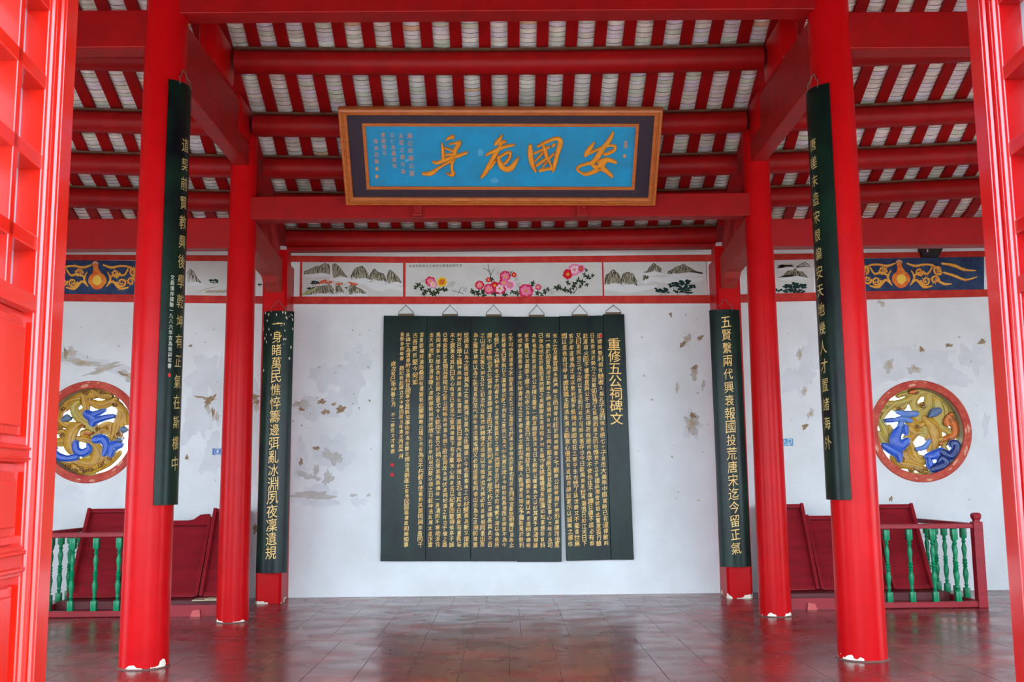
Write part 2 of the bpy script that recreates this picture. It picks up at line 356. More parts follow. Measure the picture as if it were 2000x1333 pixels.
brown = [(628, 785, 9, 4, -.3), (652, 790, 4, 3, 0), (665, 800, 10, 6, -.8), (636, 805, 7, 5, 0), (589, 800, 6, 3, 0), (410, 782, 14, 5, -.9), (402, 778, 20, 2.5, .1), (416, 805, 3, 9, -.2), (128, 690, 3.5, 9, -.2), (240, 731, 10, 3, .3), (1333, 673, 6, 4, -1), (1368, 660, 8, 3, -.6), (1357, 718, 5, 4, 0), (1353, 812, 6, 5, 0), (1800, 683, 6, 4, .3), (1853, 675, 6, 4, 0), (618, 876, 6, 4, .2), (588, 903, 4, 6, 0), (1572, 834, 4, 7, .4), (372, 676, 4, 2, 0), (497, 775, 7, 6, 0), (500, 783, 6, 7, 0), (499, 1033, 6, 8, 0), (365, 894, 4, 4, 0), (1740, 975, 3, 6, .3), (583, 788, 2, 2, 0), (1918, 668, 7, 5, .2), (722, 783, 2, 2, 0), (1310, 615, 3, 4, 0)]
patch(pale, PATCH[3], 'skim_patch', .0008); patch(tan, PATCH[0], 'plaster_patch', .0014)
patch([(c[0]+rnd.uniform(-3, 3), c[1]+rnd.uniform(-2, 2), c[2]*.5, c[3]*.55, c[4]) for c in tan if c[0] < 560 or c[0] > 1280], PATCH[1], 'plaster_patch', .002)
patch(brown, PATCH[2], 'plaster_patch', .0026)
specks = [(rnd.choice((rnd.uniform(570, 740), rnd.uniform(1245, 1385), rnd.uniform(110, 440), rnd.uniform(1530, 1950))), rnd.uniform(610, 980), rnd.uniform(.8, 2.4), rnd.uniform(.6, 2.2), rnd.uniform(0, 3)) for _ in range(90)]
patch(specks, PATCH[1], 'speckles', .002)

# wall stripes following the slight upward bow
def stripe(name, pts, y_off=.004, depth=.018, m=STRIPE):
    """pts: (x, ytop, ybot) in picture units on the wall plane; raised band"""
    bm = new_bm(); A = []
    for x, a, c in pts:
        ta, tb = at(x, a, DW), at(x, c, DW)
        A.append([bm.verts.new((p.x, DW-dd, p.z)) for p, dd in ((ta, -.001), (ta, depth), (tb, depth), (tb, -.001))])
    for p, q in zip(A, A[1:]):
        for k in range(4): bm.faces.new((p[k], q[k], q[(k+1) % 4], p[(k+1) % 4]))
    bm.faces.new(A[0]); bm.faces.new(A[-1][::-1]); bmesh.ops.recalc_face_normals(bm, faces=bm.faces)
    return tag(link(name, bm, m), kind='structure')
stripe('trim_1', [(-60, 496, 507), (125, 498, 509), (264, 499, 509), (575, 500, 512), (780, 502, 514), (1000, 502, 514), (1390, 498, 511), (1683, 495, 505), (1925, 491, 502), (2100, 489, 499)])
stripe('trim_2', [(-60, 573, 588), (125, 575, 589), (264, 576, 591), (575, 580, 594.5), (780, 580, 594.5), (1000, 580, 594), (1390, 577, 593), (1683, 570, 586), (1925, 566, 580), (2100, 564, 577)])
for i, (x0, x1) in enumerate(((586.5, 589.5), (787.5, 792), (1175.5, 1180), (1378.5, 1381.5))):
    bm = new_bm(); a = at(x0, 511, DW); c = at(x1, 581, DW); box(bm, a.x, c.x, DW-.012, DW+.001, c.z, a.z)
    tag(link('trim_%d' % (i+3), bm, STRIPE), kind='structure')

# ---------------------------------------------------------------- ceiling: added light-block deck, rafters, tiles
cei = empty('ceiling', (0, 11, 6), kind='structure')
bm = new_bm(); ys = [4.2, 5, 6, 7, 7.6, 8.3]+P_D[0:]+[14.9]
def deckz(X, Y): return roofz(X, Y)+.36 if Y >= 7.6 else roofz(X, 7.6)+.36-(7.6-Y)*.5
xs = [-ROOM-.4+i*(2*ROOM+.8)/16 for i in range(17)]; ys = [1.0, 3.0]+ys
top = [[bm.verts.new((X, Y, deckz(X, Y)+.12)) for X in xs] for Y in ys]; bot = [[bm.verts.new((X, Y, deckz(X, Y))) for X in xs] for Y in ys]
for i in range(len(ys)-1):
    for j in range(16):
        bm.faces.new((top[i][j], top[i][j+1], top[i+1][j+1], top[i+1][j])); bm.faces.new((bot[i][j], bot[i+1][j], bot[i+1][j+1], bot[i][j+1]))
for g in (0, -1):
    for j in range(16): bm.faces.new((top[g][j], bot[g][j], bot[g][j+1], top[g][j+1]))
link('light_block_deck', bm, DECK, cei)  # dark sheet added above the tiles to block light
PIT = .315; PURR = .13
gapx = [k*PIT for k in range(-9, 10)]+[s*(3.40+k*PIT) for s in (-1, 1) for k in range(0, 18)]
gapx.sort()
yr = [7.8, 8.4]+P_D+[14.3]
# rafters sit between the tile gaps
rafx = sorted([-3.12, 3.12]+[(k+.5)*PIT for k in range(-10, 10)]+[s*(3.40+(k-.5)*PIT) for s in (-1, 1) for k in range(0, 19)])
for X in rafx:
    bm = new_bm(); R = []
    for Y in yr:
        z = roofz(X, Y)+PURR+.016
        R.append([bm.verts.new((X+a, Y, z+c)) for a, c in ((-.064, -.014), (.064, -.014), (.064, .035), (-.064, .035))])
    for p, q in zip(R, R[1:]):
        for k in range(4): bm.faces.new((p[k], q[k], q[(k+1) % 4], p[(k+1) % 4]))
    bm.faces.new(R[0]); bm.faces.new(R[-1][::-1]); bmesh.ops.recalc_face_normals(bm, faces=bm.faces)
    link('rafter', bm, RAFT, cei)
EXP = .062
def tile_geo(wd=.25, ln=.1, sag=.034, th=.011, nseg=6):
    V = []; Fc = []
    for layer in (0, 1):
        for j, yy in enumerate((0, ln)):
            for i in range(nseg+1):
                u = i/nseg*2-1; V.append((u*wd/2, yy, -sag*(1-u*u)+layer*th-(.012 if j == 0 else 0)))
    m_ = nseg+1
    for i in range(nseg):
        Fc += [(i, i+m_, i+m_+1, i+1), (2*m_+i, 2*m_+i+1, 3*m_+i+1, 3*m_+i), (i, i+1, 2*m_+i+1, 2*m_+i), (m_+i, 3*m_+i, 3*m_+i+1, m_+i+1)]
    Fc += [(0, 2*m_, 3*m_, m_), (nseg, m_+nseg, 3*m_+nseg, 2*m_+nseg)]
    return V, Fc
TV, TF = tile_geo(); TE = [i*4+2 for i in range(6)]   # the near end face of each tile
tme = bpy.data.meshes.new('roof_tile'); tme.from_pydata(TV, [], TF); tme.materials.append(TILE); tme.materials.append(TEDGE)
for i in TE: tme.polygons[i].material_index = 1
SV, SF = [], []; cand = []
trnd = random.Random(5)
for X in gapx:
    Y = 9.2+trnd.uniform(0, .05)
    while Y < 14.25:
        z = roofz(X, Y)+PURR+.012+.035+.03+trnd.uniform(0, .004); sl = math.atan((roofz(X, Y+.1)-roofz(X, Y))/.1)
        M = Matrix.Translation((X+trnd.uniform(-.004, .004), Y, z)) @ Matrix.Rotation(sl, 4, 'X') @ Matrix.Rotation(trnd.uniform(-.04, .04), 4, 'Z')
        cand.append((X, Y, M)); Y += EXP*math.cos(sl)*trnd.choice((1, 1, 1, .82, 1.2))
def vis(X, Y):
    p = Vector((X, Y, roofz(X, Y)+.2)); d = p-CAMP; z = d.dot(F_); x = 1000+F*d.dot(R_)/z; y = 666.5-F*d.dot(U_)/z
    return 22 < y < 208 and 430 < x < 1530 and not (93 < y < 148)
cnt = 0
cand.sort(key=lambda c: c[1])
for X, Y, M in cand:
    if cnt < 300 and abs(X) < 2.95 and vis(X, Y):
        o = bpy.data.objects.new('roof_tile', tme); COL.objects.link(o); o.parent = cei; o.matrix_parent_inverse = cei.matrix_world.inverted(); o.matrix_basis = M; cnt += 1
    else:
        b0 = len(SV); SV += [tuple(M @ Vector(v)) for v in TV]; SF += [tuple(b0+i for i in f) for f in TF]
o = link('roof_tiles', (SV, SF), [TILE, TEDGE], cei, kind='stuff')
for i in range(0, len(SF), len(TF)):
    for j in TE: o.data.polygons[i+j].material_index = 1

# ---------------------------------------------------------------- purlins
names = ['', '', 'topmost', 'second', 'third', 'fourth', 'lowest']
bays = (('left', -ROOM, -3.16), ('middle', -2.89, 2.89), ('right', 3.16, ROOM))
for i in range(2, 7):
    for bn, x0, x1 in bays:
        if i == 6 and bn != 'middle': continue
        xm = (x0+x1)/2
        t = empty('purlin', (xm, P_D[i], roofz(xm, P_D[i])), '%s round red purlin under the rafters of the %s bay' % (names[i], bn), 'beam', 'round purlins carrying the roof')
        N = 10; pts = [(x0+(x1-x0)*k/N, P_D[i], roofz(x0+(x1-x0)*k/N, P_D[i])) for k in range(N+1)]
        bm = new_bm(); tube(bm, pts, PURR, 20); link('log', bm, BEAM, t, True)
        bm = new_bm()
        for a, c in zip(pts, pts[1:]): bar(bm, (a[0], a[1]-.06, a[2]+PURR-.012), (c[0], c[1]-.06, c[2]+PURR-.012), .1, .022, 0)
        link('batten', bm, DUST, t, label='dusty brown strip lying along the purlin')
        if i == 6:
            bm = new_bm()
            z = P_Z[6]-PURR; box(bm, -2.88, 2.88, P_D[6]-.09, P_D[6]+.09, z-.012, z+.03, .004); link('fascia_strip', bm, BEAM, t)

# ---------------------------------------------------------------- cross beams
def xbeam(px, ya, yb, d, x0, x1, th, label, m=BEAM, name='crossbeam', lip=.0):
    za, zb = at(px, ya, d-th/2).z, at(px, yb, d-th/2).z
    t = empty(name, ((x0+x1)/2, d, zb), label, 'beam')
    bm = new_bm(); box(bm, x0, x1, d-th/2, d+th/2, zb, za, .012); link('beam_body', bm, m, t)
    return t, za, zb
t, za, zb = xbeam(984, -42, 22, D1, -SX+.1, SX-.1, .22, 'red squared crossbeam along the top edge between the two near columns')
t, za, zb = xbeam(984, 380, 425, D2, -SX+.1, SX-.1, .2, 'red squared crossbeam between the two inner columns, carrying the blue plaque'); ZB2 = (za, zb)
for px in (816, 1135):
    p = at(px, 411, D2-.1); t2 = empty('carved_bracket', (p.x, D2-.1, p.z), ('left' if px < 984 else 'right')+' little carved red block under the blue plaque', 'bracket', None)
    bm = new_bm(); box(bm, p.x-.055, p.x+.055, D2-.17, D2-.1, p.z-.07, p.z+.09, .012); box(bm, p.x-.065, p.x+.065, D2-.19, D2-.1, p.z-.085, p.z-.06, .01); link('block', bm, TIEB, t2)
    bm = new_bm()
    for q in range(5): 
        a = 2*math.pi*q/5; bmesh.ops.create_icosphere(bm, subdivisions=1, radius=.018, matrix=Matrix.Translation((p.x+.028*math.cos(a), D2-.17, p.z-.01+.03*math.sin(a))))
    link('carved_flower', bm, TIEB, t2, True)
for s, bn in ((-1, 'left'), (1, 'right')):
    px = 215 if s < 0 else 1780
    x0, x1 = sorted((s*(SX+.1), s*ROOM))
    ya, yb = (19, 100) if s < 0 else (22, 101)
    xbeam(px, ya, yb-7, D1, x0, x1, .22, 'deep red squared beam across the top of the %s bay, level with the near column' % bn)
    ya, yb = (427, 486) if s < 0 else (425, 479)
    xbeam(px, ya, yb, D2, x0, x1, .2, 'deep red squared beam across the %s bay just above the painted wall frieze' % bn)

# ---------------------------------------------------------------- columns
def column(x, y, r0, r1, h, label):
    t = empty('round_column', (x, y, 0), label, 'column', 'round red columns')
    bm = new_bm(); prof = [(r0+(r1-r0)*(k/14), h*k/14) for k in range(15)]; lathe(bm, prof, x, y, 0, 48); link('shaft', bm, RED, t, True)
    bm = new_bm(); lathe(bm, [(r0+.012, 0), (r0+.012, .004), (r0+.004, .012), (r0-.02, .016)], x, y, 0, 48); link('foot_ring', bm, mat('grimy_mortar_ring', (96, 66, 58), .8), t, True)
    return t
column(-SX, D1, .203, .18, 6.8, 'near left round red column, dark couplet board on its right side')
column(SX, D1, .203, .18, 6.8, 'near right round red column, dark couplet board on its left side')
column(-SX, D2, .178, .15, 5.6, 'inner left round red column standing without a board')
column(SX, D2, .178, .15, 5.6, 'inner right round red column standing without a board')
for s, bn in ((-1, 'left'), (1, 'right')):
    t = empty('square_post', (s*SX, D3, 0), '%s square red post against the back wall behind a couplet board' % bn, 'column', 'square red posts at the back wall')
    xc = s*SX; bm = new_bm()
    wd = .135; prof = [(-wd, -.135), (wd, -.135), (wd+.03, -.1), (wd+.03, .12), (-wd-.03, .12), (-wd-.03, -.1)]
    lo = [bm.verts.new((xc+a, D3+c, 0)) for a, c in prof]; hi = [bm.verts.new((xc+a*.98, D3+c, 4.62)) for a, c in prof]
    for k in range(6): bm.faces.new((lo[k], lo[(k+1) % 6], hi[(k+1) % 6], hi[k]))
    bm.faces.new(hi); bm.faces.new(lo[::-1]); link('post', bm, RED, t)
    bm = new_bm(); box(bm, xc-.12, xc+.12, D3+.12, DW+.01, 0, 4.5); link('wall_rib', bm, RED, t)

# ---------------------------------------------------------------- tie beams
zt0, zt1 = 5.2, 5.45
for s, bn in ((-1, 'left'), (1, 'right')):
    xc = s*SX
    t = empty('tie_beam', (xc, 10.5, zt0), '%s lower tie beam running back from the near column to the inner column head' % bn, 'beam')
    bm = new_bm(); box(bm, xc-.09, xc+.09, D1+.1, D2+.28, zt0, zt1, .014); link('beam_body', bm, TIEB, t)
    t = empty('tie_beam', (xc, 10, 5.5), '%s upper tie beam lying on the lower tie beam, ending short of the inner column' % bn, 'beam')
    bm = new_bm(); box(bm, xc-.08, xc+.08, D1+.1, 11.5, zt1+.002, 5.83, .014); link('beam_body', bm, TIEB, t)
    for i, z0, wh in ((2, 5.832, 'on the upper tie beam'), (3, zt1+.002, 'over the inner column')):
        z1 = (6.3, 5.9)[i-2]
        bt = empty('carved_block', (xc, P_D[i], z0), '%s rounded block %s, carrying a purlin end' % (bn, wh), 'bracket')
        bm = new_bm(); y0 = P_D[i]-(.64, .5)[i-2]; box(bm, xc-.1, xc+.1, y0, P_D[i]+.1, z0, z1, .05); link('block', bm, RED, bt, True)
    # rear bracket beams to the wall post
    t = empty('rear_tie_beam', (xc, 12.9, 4.1), '%s dusty carved tie beam from the inner column to the wall post' % bn, 'beam')
    bm = new_bm(); prof = [(D2+.1, 4.3), (D2+.1, 4.62), (14.25, 4.42), (14.25, 4.02), (13.86, 4.02), (13.62, 4.04), (13.5, 4.1), (13.4, 4.13), (13.3, 4.2), (12.6, 4.24)]
    f1 = [bm.verts.new((xc-.1, a, c)) for a, c in prof]; f2 = [bm.verts.new((xc+.1, a, c)) for a, c in prof]
    bm.faces.new(f1); bm.faces.new(f2[::-1])
    for k in range(len(prof)): bm.faces.new((f1[k], f1[(k+1) % len(prof)], f2[(k+1) % len(prof)], f2[k]))
    bmesh.ops.recalc_face_normals(bm, faces=bm.faces); link('beam_body', bm, mat('dusty_faded_red', (164, 44, 40), .55, .3, col2=(150, 60, 50), vscale=5), t)
    t = empty('upper_bracket', (xc, 13, 4.6), '%s small carved bracket above the rear tie beam' % bn, 'bracket')
    bm = new_bm(); tube(bm, [(xc, 12.95, 4.95), (xc, 13.15, 4.82), (xc, 13.5, 4.6)], [.11, .13, .1], 14); box(bm, xc-.07, xc+.07, 12.9, 13.12, 4.5, 4.9, .03); link('block', bm, TIEB, t, True)

# ---------------------------------------------------------------- texts
T_STELE = [
 ["道德與勢利相背馳者久矣孔子沒而微言絕七十子喪而大義乖中國當時已有道德敝耗", "日見衰沒於勢力之說雖如狂瀾之既倒而莫之抗也惟君子立身植品獨舍彼取此奮意孤行雖", "赴湯蹈火而不懼者直與公不忍夫惡得若哉是何色平不使色往不復諱日德不孤必有鄰", "又曰斯民也三代之所以直道而行有不可磨滅者存也今日歐風東漸世界潮流已如江河日下", "若示鄰道德為迂談以勢利相爭競幾成斷國若狂之態乎生也恍丁茲世變又不能遁世無", "悶以庶幾自甘甲寅歲就職主鄰過朱濟企觀察心儀其有道就而請益蒙示以誠無之德也"],
 ["未久立及臺官遊未與奉檄文邑復得托庇於觀察樾蔭之下觀察公餘每假於勞形案牘而坐黑", "有一表於前皆為唐世勳績之舉見瓊州有所五公祠宏觀也敝瓦漸就長廢益連及軍心大地方為司", "已復為然定於重而漠然置之矣觀察迤南周有多村主鎮守使姚繼權局長陸濤如知事趙非首科", "為首倡捐能資益的撥公款擇日重修一新莫廟貌莫茂有日永觀察公囑屬為文以記其實予撰淺瑚璩", "辭不獲已姑就觀察之意代為引申公為德屬吾曰五公祠者益吾已朱觀察采所建以奉祀唐相李德裕", "宰相李綱趙鼎學士李光秘書胡銓之五賢者事業文章彪炳史冊人皆得考而知之予獨有見於勢利"],
 ["之不可恃而道德之不容泯滅也夫五公之當道也於漢也爭得志於權也有國後同而宜最至相繼以道為止", "也易據金日學說以天演優勝劣敗之例責之應現以為代中失實云流亦今復相與長借而志揚享不為今", "世賢巧之所竊笑者卒不然者其中有至理焉當與否之重科而閒皆出於誠而不可掩實不深以偽偽所", "謂不誠無物也五公當時身遭罪謫道而行不見於勢利爭於其卒經不朽云道德長與此不百", "之山河而並著又豈五公之初志所及哉然說轉保此道德以培植厚流光將必有道德相同者出而", "為之闡微揚幽以為之先是焉及至代遠年湮流風或絕又必有道德相同者出而為之追溯前徵重"],
 ["型將來以為之後啓莫為之先雖美弗彰莫為之後雖盛傳今也觀察鳩工庀材整舊為新又復就", "利芳已頹之龍神風神兩廟遷址建起一園額曰瓊園內設亭軒雅以池石名其亭曰粟泉有重畏穩", "未之意業名其軒曰洗心有潔已愛民之意其雄園下有浮粟洗心兩泉名以紀實而意得惟亭子誠", "已布設齋於其間且將祠右之新公祠略為修葺右側三昭忠祠改為兩伏波祠祀漢之有功于瓊之路", "馬兩將軍六間此表彰前賢之意尤令人欽仰不置又於祠右開築馬路偶得一泉清而不寒助涇窮", "出天然相對取名濟泉瓊人謂觀察精誠所感故有此甘泉出現云歌以頌之曰乾坤浩氣塞太虛浮雲"],
 ["富貴皆堪餘滄海桑田有遷變祇此靈廟難丘墟生也有為歿不朽觀風使者新其居祠與斯島同千", "古吾更祈堅今何如", "此碑文為清優附技儒科民國署文昌縣知事後學馮桂聲註撰由清朝進士俊秀民國福建政和縣知事", "後學李熙敬書　趙記我此碑立於中華民國五年歲次丙辰季月", "歲次癸巳年仲春之月　不二齋范文才敬書"],
]
TITLE = "重修五公祠碑文"
COUP = ["一身睹萬民憔悴籌邊弭亂冰淵夙夜凜遺規", "五賢繫兩代興衰報國投荒唐宋迄今留正氣", "道契前賢教興後學乾坤有正氣在斯樓中", "唐嗟末造宋恨偏安天地幾人才置諸海外"]
SMALL = ["海公年稱公首", "太國之舅大為", "公傳為橫清似", "聿居瑞公", "癸未初敬"]
NOTE = "文昌潘存撰聯一九八六年吉為癸卯年書"
FINE = set("".join(COUP))
glyphs("".join("".join(b) for b in T_STELE)+TITLE+"".join(COUP)+"".join(SMALL)+NOTE+"首題入口五公祠百花齊放寫意之作歲")

# ---------------------------------------------------------------- six stele boards on the wall
YB = DW-.075
# (top-left, top-right, bottom-left, bottom-right, hanger x)
SB = [((1178, 614), (1219, 614), (1194, 1094), (1238, 1094), 1198), ((1092, 618), (1178, 617), (1106, 1096), (1193.5, 1094), 1132), ((1006.5, 619), (1092, 619), (1009.5, 1098), (1097, 1098), 1048),
      ((920, 618), (1006, 619), (919.5, 1097), (1008, 1097), 964), ((834, 617.5), (919.5, 618), (831.5, 1097), (919, 1097), 879), ((749.5, 617), (834, 617.5), (743, 1097), (831, 1097), 793)]
SN = ['narrow dark title board at the right end of the inscription row', 'gold-inscribed dark board beside the narrow title board, gap on its left side', 'third dark inscription board from the right, ending at the bright slit',
      'fourth dark inscription board from the right, third from the left', 'dark inscription board second from the left end of the row', 'leftmost dark inscription board with a short last column and two red seals']
colx = [[1156.5, 1145, 1132.5, 1124, 1110, 1099.5], None]
trn = random.Random(3)
for bi, (tl, tr, bl, br, hx) in enumerate(SB):
    cx = (tl[0]+tr[0])/2; top = at(cx, tl[1], YB)
    t = empty('inscription_board', (top.x, YB, top.z), SN[bi], 'board', 'row of inscribed boards on the back wall')
    q = [at(*p, YB) for p in (tl, tr, br, bl)]
    dz = -.004*(bi % 2)
    bm = new_bm(); f_ = [bm.verts.new((p.x, YB+dz, p.z)) for p in q]; k_ = [bm.verts.new((p.x, YB+dz+.04, p.z)) for p in q]
    bm.faces.new(f_); bm.faces.new(k_[::-1])
    for k in range(4): bm.faces.new((f_[k], k_[k], k_[(k+1) % 4], f_[(k+1) % 4]))
    bmesh.ops.recalc_face_normals(bm, faces=bm.faces)
    bmesh.ops.bevel(bm, geom=list(bm.edges), offset=.004, segments=1, affect='EDGES'); link('panel', bm, STELE, t)
    def bfn(u, v, h=0, q=q, dz=dz):   # u,v in 0..1 from the top left
        a = q[0].lerp(q[1], u); c = q[3].lerp(q[2], u); p = a.lerp(c, v); return (p.x, YB+dz-.0025-h, p.z)
    Wm = (q[1]-q[0]).length; Hm = (q[0]-q[3]).length
    V, Fc = [], []
    if bi == 0:
        for k, ch in enumerate(TITLE):
            v = (674+k*24.6-614)/480; V, Fc = [], []; write(V, Fc, ch, .5*Wm-.01, -v*Hm, .17, lambda x, y: bfn(x/Wm, -y/Hm), 0, 0); link('gold_character', (V, Fc), GOLDT, t)
    else:
        cols = T_STELE[bi-1]; nC = 6
        for ci, txt in enumerate(cols):
            if bi == 5: u = [.88, .73, .57, .43, .24][ci]
            else: u = 1-(ci+.62)/(nC+.25)
            v0, v1 = .068, .945
            if bi == 5: v0, v1 = [(.068, .945), (.068, .29), (.068, .945), (.068, .59), (.19, .57)][ci]
            if bi == 1: v0 += .004
            V, Fc = [], []; N = len(txt); step = (v1-v0)/N; sz = min(.078, step*Hm*.9)
            for k, ch in enumerate(txt):
                v = v0+(k+.5)*step
                write(V, Fc, ch, u*Wm+trn.uniform(-.004, .004), -v*Hm, sz*trn.uniform(.85, 1.1), lambda x, y: bfn(x/Wm, -y/Hm), trn.uniform(-.1, .06), .14, trn.uniform(.82, 1.05))
            link('inscription_column', (V, Fc), GOLDT, t, kind='stuff')
    seals = {5: [(.24, .615), (.24, .655)], 1: [(.985-.05, .085)]}.get(bi, [])
    for (u, v) in seals:
        draw('red_seal', SEAL, t, polys=[[(u+.045*math.cos(a)*(.8 if bi == 1 else 1), v+.0078*math.sin(a)) for a in [k*math.pi/5 for k in range(10)]][::-1]], fn=lambda x, y, h: bfn(x, y, .0006))
    # hanger: iron bar, wire loop, nail
    hp = at(hx, 597.5, DW); wL = at(hx-15, 612, YB+.01); wR = at(hx+15, 612, YB+.01); zT = at(hx, tl[1], YB).z
    bm = new_bm(); box(bm, wL.x, wR.x, YB+.0, YB+.03, zT-.002, zT+.028, .003); link('hanger_bar', bm, mat('brass_brown_bar', (92, 70, 40), .5), t)
    bm = new_bm(); tube(bm, [(wL.x, YB+.015, zT+.02), (wL.x+.005, YB+.02, zT+.05), (hp.x, DW-.03, hp.z), (wR.x-.005, YB+.02, zT+.05), (wR.x, YB+.015, zT+.02)], .0045, 6); link('wire_loop', bm, WIRE, t)
    bm = new_bm(); tube(bm, [(hp.x, DW-.05, hp.z+.005), (hp.x, DW+.005, hp.z)], .006, 6); link('nail', bm, WIRE, t)

# ---------------------------------------------------------------- curved couplet boards
def couplet(name, axis_x, axis_y, Rb, a_mid, half, z0, z1, lean, text, label, csz, v0, v1, note=False, chipped=False, xtop=0):
    """board bent round a vertical axis; angle 0 faces the camera (-Y), positive towards +X"""
    t = empty(name, (axis_x+Rb*math.sin(a_mid), axis_y-Rb*math.cos(a_mid), z0), label, 'board', 'curved couplet boards on the columns')
    def P(a, z, off=0):
        k = (z-z0)/(z1-z0); cx = axis_x+lean*(1-k)+xtop*k; r = Rb+off
        return (cx+r*math.sin(a), axis_y-r*math.cos(a), z)
    V, Fc = [], []; N = 12; NZ = 10
    for off in (0, -.022):
        for j in range(NZ+1):
            for i in range(N+1): V.append(P(a_mid-half+2*half*i/N, z0+(z1-z0)*j/NZ, off))
    m_ = N+1; tot = m_*(NZ+1)
    for j in range(NZ):
        for i in range(N):
            a = j*m_+i; Fc.append((a, a+1, a+m_+1, a+m_)); Fc.append((tot+a, tot+a+m_, tot+a+m_+1, tot+a+1))
        Fc.append((j*m_, j*m_+m_, tot+j*m_+m_, tot+j*m_)); Fc.append((j*m_+N, tot+j*m_+N, tot+j*m_+m_+N, j*m_+m_+N))
    for i in range(N):
        Fc.append((i, tot+i, tot+i+1, i+1)); a = NZ*m_+i; Fc.append((a, a+1, tot+a+1, tot+a))
    link('panel', (V, Fc), BLACKB, t, True)
    V, Fc = [], []; n_ = len(text); H = z1-z0
    for k, ch in enumerate(text):
        z = z1-H*(v0+(v1-v0)*(k+.5)/n_)
        V, Fc = [], []; write(V, Fc, ch, 0, z, csz*trn.uniform(.92, 1.06), lambda x, y: P(a_mid+.1*(a_mid > .5)-.1*(a_mid < -.5)+x/Rb, y, .002), trn.uniform(-.05, .05), .1, .82)
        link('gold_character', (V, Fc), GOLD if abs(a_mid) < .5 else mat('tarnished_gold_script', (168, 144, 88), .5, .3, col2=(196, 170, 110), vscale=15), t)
    if note:
        V, Fc = [], []; n_ = len(NOTE)
        for k, ch in enumerate(NOTE):
            z = z1-H*(.47+.22*(k+.5)/n_)
            write(V, Fc, ch, 0, z, .042, lambda x, y: P(a_mid-note+x/Rb, y, .002), 0, 0, .9)
        link('small_inscription', (V, Fc), mat('pale_ink', (190, 190, 170), .6), t, kind='stuff', label='small pale signature characters')
        draw('red_seal', SEAL, t, polys=[[(.014*math.cos(a), .018*math.sin(a)) for a in [k*math.pi/4 for k in range(8)]]], fn=lambda x, y, h: P(a_mid-note+x/Rb, z1-H*.705+y, .003))
    # hook wires
    bm = new_bm(); zz = z1
    pts = [P(a_mid-half*.42, zz-.02, .006), P(a_mid-half*.42, zz+.05, -.005), P(a_mid-half*.2, zz+.08, -.02), P(a_mid-half*.1, zz+.13, -.03), P(a_mid+half*.1, zz+.13, -.03), P(a_mid+half*.2, zz+.08, -.02), P(a_mid+half*.42, zz+.05, -.005), P(a_mid+half*.42, zz-.02, .006)]
    tube(bm, pts, .005, 6); link('hook_wire', bm, WIRE, t)
    if chipped:
        rr = random.Random(2); V, Fc = [], []
        for _ in range(34):
            a = a_mid+rr.choice((-1, 1))*half*rr.uniform(.35, .97) if rr.random() < .75 else a_mid+rr.uniform(-half, half)
            z = z1-abs(rr.gauss(0, .28)); s = rr.uniform(.004, .014)
            pts = blob(0, 0, s*.7, s*1.5, 7, .4, rr); b0 = len(V); V += [P(a+x/Rb, min(z+y, z1-.002), .003) for x, y in pts]; Fc.append(tuple(range(b0, b0+7)))
        link('paint_chips', (V, Fc), mat('cream_chip', (214, 196, 170), .8), t, kind='stuff', label='cream chips where the lacquer has flaked')
    return t
ZL0, ZL1 = at(345, 987, 8.9).z, at(352, 160, 8.9).z
couplet('couplet_board', -SX, D1, .232, math.radians(69), math.radians(43), ZL0, ZL1, 0, COUP[2], 'tall curved dark board on the right side of the near left column, small signature text', .118, .127, .93, note=.34)
couplet('couplet_board', SX, D1, .232, math.radians(-68), math.radians(44), at(1630, 977, 8.9).z, at(1590, 168, 8.9).z, 0, COUP[3], 'tall curved dark board on the left side of the near right column', .118, .12, .89)
# back pair: shallow curve, wider than the post
Rb = .30; hf = math.asin(.2/Rb)
yb_ = D3-.2
pA = at(543.5, 608, yb_-.05); pB = at(528.5, 1120, yb_-.05)
couplet('couplet_board', pB.x, yb_+Rb*math.cos(hf), Rb, 0, hf, pB.z, pA.z, 0, COUP[0], 'curved dark board with chipped top on the left wall post', .165, .025, .95, chipped=True, xtop=pA.x-pB.x)
pA = at(1416, 605, yb_-.05); pB = at(1438.7, 1108, yb_-.05)
couplet('couplet_board', pB.x, yb_+Rb*math.cos(hf), Rb, 0, hf, pB.z, pA.z, 0, COUP[1], 'curved dark board on the right wall post', .155, .025, .955, xtop=pA.x-pB.x)

